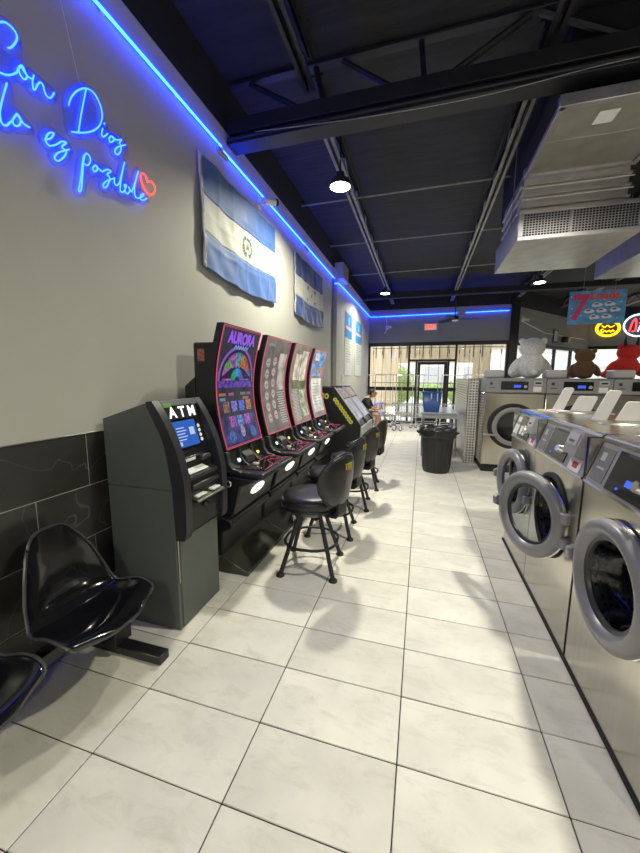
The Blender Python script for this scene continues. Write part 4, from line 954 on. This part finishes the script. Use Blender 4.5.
dp_ = empty('leaflet', (1.0, 3.30, 1.2385), rz=.3, label='red and white leaflet lying on the far end of the washer tops', cat='leaflet')
MB().span((0, -.1, 0), (.16, .1, .006), .001).build('sheet', M_PAPER, dp_); MB().span((.02, -.08, .006), (.07, .08, .007)).build('red_print', M_RED, dp_)

# ================================================================== BACK ROW WASHERS (face the viewer)
def big_washer(k, x0, label):
    e = empty('large_washer', (x0, 6.05, 0), label=label, cat='washing machine', group='back row of large washers')
    w = .845
    MB().span((.02, .03, 0), (w-.02, .9, .12), .004).build('plinth', M_RUBBER, e)
    MB().span((0, 0, .12), (w, .95, 1.28), .012).build('body', M_SS, e)
    MB().span((0, -.012, 1.285), (w, .95, 1.515), .01).build('control_head', M_GREY, e)
    MB().span((.0, -.016, 1.498), (w, -.006, 1.515), .003).build('head_trim', M_SSD, e)
    d = MB().span((.22, -.02, 1.335), (.60, -.01, 1.465), .004).build('display', M_DISP, e)
    MB().span((.40, -.023, 1.37), (.50, -.019, 1.41), .001).build('display_screen', M_LCD, d)
    MB().cyl((.56, -.022, 1.385), (.56, -.034, 1.385), .024, n=16).build('dial', M_LGREY, d)
    MB().span((.06, -.016, 1.41), (.10, -.011, 1.45)).build('logo_mark', M_DGREY, e); MB().span((.05, -.016, 1.36), (.14, -.011, 1.37)).build('logo_mark', M_DGREY, e)
    c = MB().span((.67, -.026, 1.40), (.79, -.01, 1.48), .004).build('coin_plate', M_LGREY, e)
    MB().span((.69, -.03, 1.43), (.77, -.025, 1.45), .001).build('coin_slot', M_DISP, c)
    s = MB().span((.67, -.016, 1.31), (.78, -.011, 1.385)).build('price_sticker', M_PAPER, e)
    MD = Matrix.Translation((.43, 0, .76)) @ Matrix.Rotation(PI/2, 4, 'X')
    dr = MB().lathe([(.30, .0), (.35, .0), (.36, .03), (.345, .05), (.30, .05), (.30, 0)], n=44, M=MD, cap=False).build('door', M_RUBBER, e)
    MB().lathe([(.305, .0), (.305, .052), (.285, .062), (.245, .055), (.23, .04), (.23, 0)], n=44, M=MD, cap=False).build('door_ring', M_DOOR, dr)
    MB().lathe([(.235, .045), (.18, .03), (.08, .02), (.0, .016)], n=36, M=MD, cap=False).build('door_glass', M_DISP, dr)
    MB().box((.10, -.07, .62), (.20, .06, .028), .008, M=None).build('handle', M_GREY, dr)
    MB().span((.0, .03, 1.515), (.27, .28, 1.64), .025, seg=3).build('soap_hopper', M_LGREY, e)
    return e
bl = ['large steel washer at left of back row, under the white bear', 'large steel washer in back row, under the brown bear', 'large steel washer in back row, under the red bear', 'large steel washer at right end of back row, mostly hidden']
for k in range(4): big_washer(k, .975+.85*k, bl[k])
bk = empty('steel_bulkhead', (.78, 6.57, 0), label='diamond plate steel bulkhead standing left of the back row washers', cat='bulkhead')
MB().span((0, 0, .0), (.185, 2.2, 1.5), .004).build('plate_box', M_DIAMOND, bk)
MB().span((-.006, -.006, 1.49), (.185, 2.206, 1.506), .002).build('top_cap', M_SS, bk)
for x in (-.004, .165): MB().span((x, -.006, 0), (x+.018, .01, 1.49), .002).build('corner_angle', M_SS, bk)

# ================================================================== BEARS
def fur(name, col):
    m = mat(name, col, .9, var=.18, scale=40, bump=1.0, bscale=120, sheen=.12); return m
def bear(x, y, s, col, name, label, lean=0., horns=False, turn=0.):
    e = empty('teddy_bear', (x, y, 1.518), rz=turn, label=label, cat='teddy bear'); m = fur(name, col)
    R = lambda a, ax: Matrix.Rotation(a, 4, ax)
    MB().ell((0, 0, .215*s), (.215*s, .18*s, .225*s), 24, 16).build('body', m, e, ang=180)
    hd = MB().ell((lean, .01, .50*s), (.195*s, .165*s, .165*s), 24, 16).build('head', m, e, ang=180)
    MB().ell((lean, .14*s, .46*s), (.07*s, .06*s, .055*s)).build('muzzle', m, hd, ang=180)
    MB().ell((lean, .195*s, .47*s), (.02*s, .015*s, .015*s)).build('nose', M_GLOSSB, hd)
    for q in (-1, 1):
        MB().ell((lean+q*.165*s, .0, .61*s), (.055*s, .03*s, .055*s)).build('ear', m, hd, ang=180)
        MB().ell((lean+q*.06*s, .135*s, .51*s), (.014*s, .012*s, .014*s)).build('eye', M_GLOSSB, hd)
        MB().ell((0, 0, 0), (.075*s, .085*s, .165*s), M=Matrix.Translation((q*.235*s, .03*s, .19*s)) @ R(-q*.5, 'Y')).build('arm', m, e, ang=180)
        MB().ell((0, 0, 0), (.085*s, .19*s, .08*s), M=Matrix.Translation((q*.15*s, .2*s, .083*s)) @ R(-q*.25, 'Z')).build('leg', m, e, ang=180)
        if horns: MB().tube([(lean+q*.09*s, -.02, .60*s), (lean+q*.11*s, -.02, .70*s), (lean+q*.105*s, -.02, .80*s)], [.035*s, .025*s, .003], 10).build('horn', M_RUBBER, hd)
    MB().ell((0, -.175*s, .08*s), (.045*s, .04*s, .045*s)).build('tail', m, e, ang=180)
bear(1.72, 6.55, .98, (.86, .84, .79), 'white_fur', 'big white teddy bear sitting with its back turned on the washers', .0, turn=.1)
bear(2.47, 6.55, .70, (.15, .08, .035), 'brown_fur', 'brown teddy bear seen from behind on the back washers', .0, turn=-.1)
bear(3.02, 6.55, .80, (.62, .022, .015), 'red_fur', 'red teddy bear with black devil horns on the back washers', .03, True, turn=.15)

# ================================================================== TRASH BIN
tb_ = empty('trash_bin', (.285, 5.86, 0), label='black plastic trash bin with liner in the aisle', cat='trash bin')
M_BIN = mat('bin_black', (.018, .018, .019), .42, var=.1)
MB().lathe([(0, .0), (.20, .0), (.21, .02), (.225, .25), (.255, .62), (.272, .66), (.278, .68), (.278, .70), (.262, .70), (.24, .60), (.21, .03), (0, .03)], n=32).build('body', M_BIN, tb_, ang=50)
for q in range(14):
    a = 2*PI*q/14; MB().tube([(.212*math.cos(a), .212*math.sin(a), .05), (.248*math.cos(a), .248*math.sin(a), .56)], .008, 6).build('rib', M_BIN, tb_)
for s in (-1, 1): MB().tube([(s*.26, -.07, .62), (s*.315, -.06, .645), (s*.32, .06, .645), (s*.26, .07, .62)], .014, 8).build('handle', M_BIN, tb_)
rr = random.Random(5)
def lin(u, v):
    a = 2*PI*u; w = .012*math.sin(a*7+1)+.008*math.sin(a*13)
    P_ = [(.286, .57), (.290, .66), (.286, .715), (.262, .715), (.24, .66)]; k = min(3, int(v*4)); f = v*4-k
    r = P_[k][0]*(1-f)+P_[k+1][0]*f; z = P_[k][1]*(1-f)+P_[k+1][1]*f
    return ((r+w*.5)*math.cos(a), (r+w*.5)*math.sin(a), z+w*(1-.5*v)+.01*math.sin(a*9+v*3))
MB().grid(lin, 60, 8).build('liner_bag', mat('bin_bag', (.02, .02, .022), .25), tb_, ang=180, solid=.001)
ms = MB().grid(lambda u, v: (.24*v*math.cos(2*PI*u), .24*v*math.sin(2*PI*u), .66+.03*math.sin(9*u*PI)*v*(1-v)*2+.015*math.sin(20*v)), 24, 8)
ms.build('rubbish', mat('bag_rubbish', (.05, .05, .052), .35, var=.6, scale=30), tb_, ang=180)

# ================================================================== FOLDING TABLE + BLUE BUCKET
ft = empty('folding_table', (.36, 7.6, 0), label='pale laundry folding table behind the trash bin', cat='table')
MB().span((-.34, -.75, .83), (.30, .75, .865), .008).build('table_top', mat('table_laminate', (.42, .47, .52), .2, var=.05), ft)
MB().span((-.33, -.72, .75), (.33, .72, .83), .004).build('apron', M_LGREY, ft)
for sx in (-1, 1):
    for sy in (-1, 1): MB().cyl((sx*.3, sy*.66, 0), (sx*.3, sy*.66, .76), .022, n=10).build('leg', M_SSD, ft)
MB().span((-.3, -.6, .2), (.3, .6, .22), .004).build('lower_shelf', M_LGREY, ft)
bu = empty('blue_bin', (.20, 7.05, .865), label='blue plastic bin standing on the folding table', cat='bin')
M_BUCK = mat('blue_plastic', (.035, .10, .34), .35)
def rprism(m, z0, z1, a0, b0, a1, b1):
    def R_(a, b, z):
        out = []
        for sx, sy, st in ((1, 1, 0), (-1, 1, 1), (-1, -1, 2), (1, -1, 3)):
            for k in range(4): t = st*PI/2+k*PI/6; out.append((sx*(a-.03)+.03*math.cos(t), sy*(b-.03)+.03*math.sin(t), z))
        return out
    v = R_(a0, b0, z0)+R_(a1, b1, z1); n = 16
    return m.add(v, [(i, (i+1) % n, n+(i+1) % n, n+i) for i in range(n)]+[tuple(range(n))[::-1]])
rprism(MB(), 0, .37, .14, .11, .175, .145).build('body', M_BUCK, bu, solid=.004, ang=60)
MB().span((-.19, -.16, .36), (.19, -.145, .385), .005).span((-.19, .145, .36), (.19, .16, .385), .005).span((-.19, -.15, .36), (-.175, .15, .385), .005).span((.175, -.15, .36), (.19, .15, .385), .005).build('rim', M_BUCK, bu)
for xx, h in ((-.02, .12), (.09, .16)): MB().span((xx, -.155, .37-h), (xx+.02, -.143, .37), .002).build('white_tag', M_WHITEP, bu)

# ================================================================== LAUNDRY CARTS
def make_cart():
    e = empty('laundry_cart')
    a, b = .30, .24; m = M_CHROME
    for z, nm in ((.42, 'basket_base'), (.74, 'basket_rim')):
        MB().tube([(a, b, z), (-a, b, z), (-a, -b, z), (a, -b, z)], .011, 6, closed=True).build(nm, m, e)
    w = MB()
    for k in range(7):
        x = -a+.6*k/6; w.tube([(x, -b, .74), (x, -b, .42), (x, b, .42), (x, b, .74)], .004, 4)
    for k in range(6):
        y = -b+.48*k/5; w.tube([(-a, y, .74), (-a, y, .42), (a, y, .42), (a, y, .74)], .004, 4)
    for z in (.5, .58, .66): w.tube([(a, b, z), (-a, b, z), (-a, -b, z), (a, -b, z)], .004, 4, closed=True)
    tag(w.build('wire_mesh', m, e), kind='stuff')
    MB().tube([(a, b, .16), (-a, b, .16), (-a, -b, .16), (a, -b, .16)], .014, 6, closed=True).build('base_frame', m, e)
    for sx in (-1, 1):
        MB().cyl((sx*a, 0, .16), (sx*a, 0, 1.62), .012, n=8).build('upright', m, e)
        for sy in (-1, 1):
            MB().cyl((sx*a, sy*b, .16), (sx*a, sy*b, .42), .011, n=8).build('post', m, e)
            c = MB().cyl((sx*a, sy*b-.014, .055), (sx*a, sy*b+.014, .055), .055, n=16).build('caster', M_GREY, e)
            MB().span((sx*a-.02, sy*b-.022, .05), (sx*a+.02, sy*b-.016, .16)).span((sx*a-.02, sy*b+.016, .05), (sx*a+.02, sy*b+.022, .16)).build('fork', m, c)
    MB().tube([(-a, 0, 1.60), (a, 0, 1.60)], .012, 8).build('hanging_bar', m, e)
    return e
c0 = make_cart()
spots = [(-1.36, 10.95, .0, 'chrome laundry cart by the seated person, leftmost of the carts'), (-1.0, 10.28, .0, 'chrome laundry cart second from the left wall, near the glass'), (-.55, 11.0, -.05, 'chrome laundry cart third from the left wall'),
         (-.24, 10.3, .05, 'chrome laundry cart just left of the glass door'), (.18, 11.1, .0, 'chrome laundry cart in front of the glass door'), (.88, 11.0, -.1, 'chrome laundry cart just right of the glass door'), (1.45, 10.3, .1, 'chrome laundry cart behind the steel bulkhead, rightmost')]
for k, (x, y, r, lab) in enumerate(spots):
    o = c0 if k == 0 else copy_tree(c0)
    o.location = (x, y, 0); o.rotation_euler = (0, 0, r); tag(o, lab, 'laundry cart', 'laundry carts by the storefront')

# ================================================================== SEATED PERSON
pc = empty('waiting_chair', (-1.455, 9.55, 0), label='black waiting chair under the seated person by the far wall', cat='chair')
MB().span((-.24, -.24, .40), (.2, .24, .44), .015).build('seat', M_BLKPL, pc)
MB().span((-.28, -.24, .44), (-.24, .24, .85), .015).build('backrest', M_BLKPL, pc)
for sx in (-.2, .16):
    for sy in (-.2, .2): MB().cyl((sx, sy, 0), (sx, sy, .41), .015, n=8).build('leg', M_STEELB, pc)
M_SKIN = mat('skin', (.42, .24, .15), .5, var=.05); M_CLOTH = mat('black_cloth', (.014, .014, .017), .85, var=.2); M_DENIM = mat('grey_blue_shorts', (.10, .12, .16), .85, var=.15); M_HAIR = mat('black_hair', (.008, .007, .007), .6, bump=.5, bscale=80)
pe = empty('person', (-1.50, 9.55, 0), label='person in black top and shorts hunched on a chair over a phone', cat='person')
def skin(name, verts, edges, radii, m, root=0, parent=None, sub=2):
    me = bpy.data.meshes.new(name); me.from_pydata(verts, edges, []); me.materials.append(m)
    o = bpy.data.objects.new(name, me); COL.objects.link(o)
    if parent: o.parent = parent
    sk = o.modifiers.new('skin', 'SKIN'); sk.use_smooth_shade = True
    for i, r in enumerate(radii):
        v = me.skin_vertices[0].data[i]; v.radius = (r, r) if not isinstance(r, tuple) else r; v.use_root = (i == root)
    s = o.modifiers.new('sub', 'SUBSURF'); s.levels = sub; s.render_levels = sub
    return o
V = [(-.08, 0, .53), (-.03, 0, .68), (.06, 0, .86), (.12, 0, .97), (.17, 0, 1.03), (.21, 0, 1.09),
     (.08, -.17, .92), (.17, -.22, .72), (.36, -.10, .66), (.43, -.06, .68),
     (.08, .17, .92), (.17, .22, .72), (.36, .10, .66), (.43, .06, .68),
     (-.04, -.10, .51), (.40, -.13, .53), (.34, -.13, .12), (.36, -.13, .05), (.48, -.14, .035),
     (-.04, .10, .51), (.40, .15, .53), (.42, .15, .12), (.43, .15, .05), (.55, .16, .035)]
Ed = [(0, 1), (1, 2), (2, 3), (3, 4), (4, 5), (2, 6), (6, 7), (7, 8), (8, 9), (2, 10), (10, 11), (11, 12), (12, 13), (0, 14), (14, 15), (15, 16), (16, 17), (17, 18), (0, 19), (19, 20), (20, 21), (21, 22), (22, 23)]
Rd = [.14, .135, .15, .07, .055, .06, .07, .05, .036, .03, .07, .05, .036, .03, .10, .068, .045, .045, .035, .10, .068, .045, .045, .035]
skin('body', V, Ed, Rd, M_SKIN, 0, pe)
skin('shirt', [V[0], V[1], V[2], (.10, 0, .94), V[6], V[7], (.24, -.17, .70), V[10], V[11], (.24, .17, .70)], [(0, 1), (1, 2), (2, 3), (2, 4), (4, 5), (5, 6), (2, 7), (7, 8), (8, 9)], [.155, .15, .165, .09, .082, .062, .05, .082, .062, .05], M_CLOTH, 0, pe)
skin('shorts', [V[0], V[14], (.30, -.125, .53), V[19], (.30, .145, .53)], [(0, 1), (1, 2), (0, 3), (3, 4)], [.152, .112, .085, .112, .085], M_DENIM, 0, pe)
MB().ell((.235, 0, 1.085), (.095, .075, .115), 20, 14, M=None).build('head', M_SKIN, pe, ang=180)
MB().ell((.213, 0, 1.11), (.098, .084, .108), 20, 14).build('hair', M_HAIR, pe, ang=180)
MB().prism([(.29, 1.125), (.37, 1.10), (.37, 1.09), (.29, 1.11)], -.06, .06).build('cap_peak', M_HAIR, pe, bev=.004)
MB().ell((.33, 0, 1.06), (.016, .012, .02)).build('nose', M_SKIN, pe)
for s in (-1, 1):
    MB().ell((.225, s*.078, 1.075), (.02, .01, .03)).build('ear', M_SKIN, pe)
    for q in range(4): MB().tube([(.43, s*.055, .665+q*.014), (.475, s*.04, .675+q*.014), (.49, s*.012, .68+q*.014)], [.009, .008, .006], 6).build('finger', M_SKIN, pe)
    MB().tube([(.43, s*.05, .70), (.45, s*.025, .735), (.465, s*.01, .75)], [.010, .008, .006], 6).build('thumb', M_SKIN, pe)
    ft_ = MB().ell((.42 if s < 0 else .49, -.135 if s < 0 else .155, .045), (.13, .05, .045)).build('shoe', M_BLKPL, pe)
ph = empty('phone', (-1.0, 9.55, .70), label='dark phone held in the hands of the seated person', cat='phone')
MB().box((0, 0, .03), (.012, .075, .15), .004, M=Matrix.Rotation(-.5, 4, 'Y')).build('body', M_GLOSSB, ph)
MB().box((-.0075, 0, .03), (.001, .065, .13), 0, M=Matrix.Rotation(-.5, 4, 'Y')).build('screen', em('phone_screen', (.5, .6, .7), .6), ph)

# ================================================================== HEADER ITEMS
ex = empty('exit_sign', (.19, BW-.005, 3.11), label='red lettered exit sign on the storefront header', cat='exit sign')
MB().span((-.19, -.05, -.10), (.19, 0, .10), .008).build('housing', M_WHITEP, ex)
MB().span((-.165, -.054, -.085), (.165, -.049, .085), .002).build('face', em('exit_face', (1.0, .42, .36), .75), ex)
text('exit_lettering', 'EXIT', .16, em('exit_red', (1.0, .03, .02), 1.6), ex, lambda x, y, z: (x*.92, -.056-z, y), bold=.003)
fa = empty('ceiling_fan', (.83, 10.85, 3.18), label='black three blade ceiling fan on a long rod near the storefront', cat='fan')
MB().cyl((0, 0, .06), (0, 0, DECK-3.18), .016, n=10).build('rod', M_STEELB, fa)
MB().lathe([(0, .09), (.05, .09), (.10, .05), (.11, .0), (.09, -.03), (0, -.03)], n=24).build('motor', M_BLKPL, fa)
MB().lathe([(.085, -.03), (.07, -.055), (0, -.065)], n=24).build('light_cover', mat('fan_light_cover', (.8, .8, .78), .4), fa)
for q in range(3):
    a = .15+q*2*PI/3; Rz = Matrix.Rotation(a, 4, 'Z') @ Matrix.Rotation(.25, 4, 'X')
    MB().prism([(.09, -.05), (.25, -.09), (.62, -.07), (.66, 0), (.62, .05), (.25, .06), (.09, .04)], .0, .014, 'z', Rz).build('blade', M_BLKPL, fa)
sc2 = empty('header_camera', (-1.12, BW, 3.07), label='small white camera with dangling lead on the left of the header', cat='camera')
MB().span((-.09, -.03, .0), (.0, 0, .13), .008).build('mount', M_WHITEP, sc2)
MB().tube([(-.04, -.03, .09), (.08, -.14, .06)], .035, 12).build('body', M_WHITEP, sc2)
MB().tube([(-.06, -.02, .0), (-.08, -.03, -.08), (-.12, -.02, -.14)], .012, 6).build('lead', M_WHITEP, sc2)
MB().tube([(-.06, -.01, .13), (-.065, -.01, .4)], .006, 6).build('cable', M_WHITEP, sc2)
# items on the angled wall
def onA(x, z): v = AM @ Vector((x, 0, z)); return tuple(v)
AR = math.atan2(AD.y, AD.x)
c3 = empty('security_camera', onA(.28, 3.22), AR, label='white security camera on the angled wall beside the dark column', cat='camera')
MB().span((-.05, -.03, -.02), (.06, 0, .16), .01).build('mount', M_WHITEP, c3); MB().tube([(0, -.03, .08), (.02, -.19, .02)], .045, 12).build('body', M_WHITEP, c3)
MB().tube([(.02, -.19, .02), (.022, -.20, .018)], .04, 12).build('lens', M_GLOSSB, c3)
fr = empty('picture_frame', onA(2.35, 2.72), AR, label='small black picture frame high on the angled wall', cat='picture')
MB().span((0, -.03, 0), (.32, 0, .44), .006).build('frame', M_BLKPL, fr); MB().span((.05, -.034, .05), (.27, -.029, .39)).build('print', M_LGREY, fr)
sp = empty('alarm_box', onA(3.0, 2.75), AR, label='black and yellow alarm box beside the small picture frame', cat='alarm')
MB().box((.12, -.09, .1), (.3, .16, .2), .03).build('housing', M_BLKPL, sp); MB().lathe([(0, .03), (.07, .03), (.09, 0)], M=Matrix.Translation((.18, -.17, .1)) @ Matrix.Rotation(PI/2, 4, 'X')).build('lens', mat('amber_lens', (.55, .38, .04), .3), sp)
tag(MB().tube([onA(.4, 3.2), tuple(Vector(onA(1.8, 2.98))+Vector((0, -.03, 0))), tuple(Vector(onA(3.4, 2.98))+Vector((0, -.03, 0))), tuple(Vector(onA(4.9, 2.98))+Vector((0, -.03, 0)))], .012, 6).build('slack_cable', M_WHITEP), 'white cable strung along the angled wall from its camera', 'cable')
# neon signs on the far wall
def neon_y():
    e = empty('neon_sign', (6.6, 15.88, 3.40), label='round yellow neon sign behind the hanging seven loads board', cat='neon sign')
    MB().prism(blob(0, 0, .40, .30, 32), -.03, 0, 'y').build('backing', mat('neon_backing', (.20, .12, .01), .5), e)
    for r, t in ((.94, .032), (.80, .014)): MB().tube([(.40*r*math.cos(i*PI/20), -.05, .30*r*math.sin(i*PI/20)) for i in range(40)], t, 8, closed=True).build('neon_ring', M_NEONY, e)
    MB().tube(spline([(-.15, -.05, -.02), (-.22, -.05, -.07), (-.2, -.05, -.13), (-.15, -.05, -.14), (-.1, -.05, -.08), (-.02, -.05, -.13), (.04, -.05, -.07), (.1, -.05, -.13), (.16, -.05, -.07), (.21, -.05, -.11)], 5), .020, 6).build('neon_script', M_NEONY, e)
    MB().tube(spline([(-.2, -.05, .10), (-.1, -.05, .04), (-.02, -.05, .11), (.08, -.05, .04), (.2, -.05, .10)], 5), .020, 6).build('neon_script', M_NEONY, e)
neon_y()
ne = empty('neon_sign', (7.56, 15.88, 3.48), label='oval white neon sign with red and blue figures at right edge', cat='neon sign')
MB().prism(blob(0, 0, .5, .42, 32), -.03, 0, 'y').build('backing', mat('neon_backing_blue', (.10, .16, .30), .5), ne)
MB().tube([(.47*math.cos(i*PI/20), -.05, .39*math.sin(i*PI/20)) for i in range(40)], .030, 8, closed=True).build('neon_ring', M_NEONW, ne)
MB().tube(spline([(-.28, -.05, -.2), (-.22, -.05, .1), (-.12, -.05, .22), (-.1, -.05, -.15), (-.2, -.05, -.22)], 5), .024, 6).build('neon_figure', M_NEONR, ne)
MB().tube(spline([(.0, -.05, .24), (.2, -.05, .22), (.26, -.05, .08), (.1, -.05, .02), (.0, -.05, .1)], 5), .026, 6).build('neon_figure', M_NEONR, ne)
MB().tube(spline([(-.02, -.05, -.22), (.05, -.05, 0), (.18, -.05, -.1), (.25, -.05, -.22)], 5), .022, 6).build('neon_figure', M_NEONW, ne)

# ================================================================== "7 Loads" BOARD
s7 = empty('hanging_board', (2.335, 6.0, 2.29), label='blue hanging board reading 7 Loads above the back washers', cat='sign')
MB().span((-.345, -.008, 0), (.345, .008, .455), .002, M=Matrix.Rotation(0, 4, 'Y')).build('board', mat('board_blue', (.10, .30, .58), .5, var=.3, scale=10), s7)
text('numeral', '7', .47, mat('sign_pink', (.62, .05, .16), .5), s7, lambda x, y, z: (x*.82-.225, -.0095-z, .215+y), bold=.018, shear=.08)
text('board_lettering', 'Loads', .15, mat('sign_red', (.66, .09, .08), .5), s7, lambda x, y, z: (x+.085, -.0095-z, .385+y), bold=.006)
M_SUD = mat('suds_white', (.72, .74, .80), .6, var=.2, scale=60); M_SUDP = mat('suds_purple', (.18, .10, .36), .6)
for (x, z) in ((.0, .26), (.15, .265), (-.09, .175), (.06, .18), (.22, .185), (-.02, .09), (.13, .095)):
    p_ = MB().prism([(x+(.062+.010*math.cos(3*a))*math.cos(a*PI/8), z+(.032+.008*math.cos(5*a))*math.sin(a*PI/8)) for a in range(16)], -.011, -.008).build('suds', M_SUD, s7)
    MB().prism([(x-.01+.03*math.cos(a*PI/4), z+.012+.014*math.sin(a*PI/4)) for a in range(8)], -.0125, -.011).build('garment', M_SUDP, p_)
for k in range(16): 
    x = rr.uniform(-.32, .32); z = rr.uniform(.03, .43); MB().prism([(x+.008*math.cos(a*PI/4), z+.008*math.sin(a*PI/4)) for a in range(8)], -.0095, -.008).build('bubble', M_SUD, s7)
for x in (-.18, .2): MB().tube([(x, 0, .44), (x, 0, DECK-2.29)], .003, 5).build('chain', M_STEELG, s7)

# ================================================================== AIR HANDLER DUCTS
def duct(x, y, label, w=1.01, near=True):
    e = empty('air_duct', (x, y, 2.83), label=label, cat='air duct', group='galvanised air ducts')
    D = 1.10
    MB().span((0, 0, 0), (w, D, .27), .004).build('plenum', M_GALV, e)
    # grille frame on the front face
    for (a, b, c, d_) in ((0, w, -.0, .035), (0, w, .235, .27), (0, .045, .035, .235), (w-.045, w, .035, .235), (w*.44-.008, w*.44+.008, .035, .235)):
        MB().span((a, -.022, c), (b, .0, d_), .003).build('grille_frame', M_GALVE, e)
    MB().span((.045, -.004, .035), (w-.045, -.001, .235)).build('grille_dark_sheet', M_RUBBER, e)  # black sheet stands in for the shaded hollow behind the bars
    gl = MB()
    n = int(w/.028)
    for k in range(n): gl.span((.045+(w-.09)*k/n-.0025, -.014, .035), (.045+(w-.09)*k/n+.0025, -.006, .235))
    for k in range(9): gl.span((.045, -.018, .035+.2*k/9-.0025), (w-.045, -.012, .035+.2*k/9+.0025))
    tag(gl.build('grille_bars', M_GALVE, e), kind='stuff')
    # neck with flanges
    MB().span((.03, .10, .27), (w-.10, .9, .62), .004).build('neck', M_GALVE, e)
    for z in (.33, .43, .53): MB().span((.015, .08, z), (w-.085, .92, z+.022), .004).build('neck_flange', M_GALV, e)
    for k in range(3): MB().tube([(.0, .06, .3+k*.1), (w-.08, .06, .30+k*.1)], .007, 6).build('neck_rod', M_GALVE, e)
    # upper duct running towards the viewer
    MB().span((.055, -.85, .62), (w-.09, 1.0, .69), .004).build('upper_duct', M_GALV, e)
    for yy in (-.86, .05, ): MB().span((.03, yy, .60), (w-.065, yy+.05, .68), .004).build('duct_flange', M_GALVE, e)
    MB().span((.05, -.42, .612), (w-.085, -.41, .62)).build('duct_seam', M_GALVE, e)
    MB().span((.035, -.85, .60), (.075, .06, .64), .004).build('edge_angle', M_GALVE, e); MB().span((w-.11, -.85, .60), (w-.07, .06, .64), .004).build('edge_angle', M_GALVE, e)
    if near: MB().span((.34, -.70, .617), (.47, -.56, .6195)).build('paper_label', M_PAPER, e)
    for a in (.02, w-.02): MB().tube([(a, .4, .27), (a, .4, DECK-2.83)], .006, 6).build('hanger_rod', M_STEELG, e)
    MB().tube([(-.01, .02, .25), (.02, .04, .40), (.05, .06, .6)], .012, 6).build('drain_pipe', M_LGREY, e)
    return e
duct(.83, 4.0, 'galvanised air duct with front grille hanging over the washers')
duct(2.16, 4.62, 'second galvanised air duct at the right edge behind the first', near=False)
tag(MB().span((.95, 3.3, 3.56), (4.2, 5.6, DECK), .01).build('roof_curb', M_BLACKW), 'black roof opening curb above the hanging air ducts', 'curb')
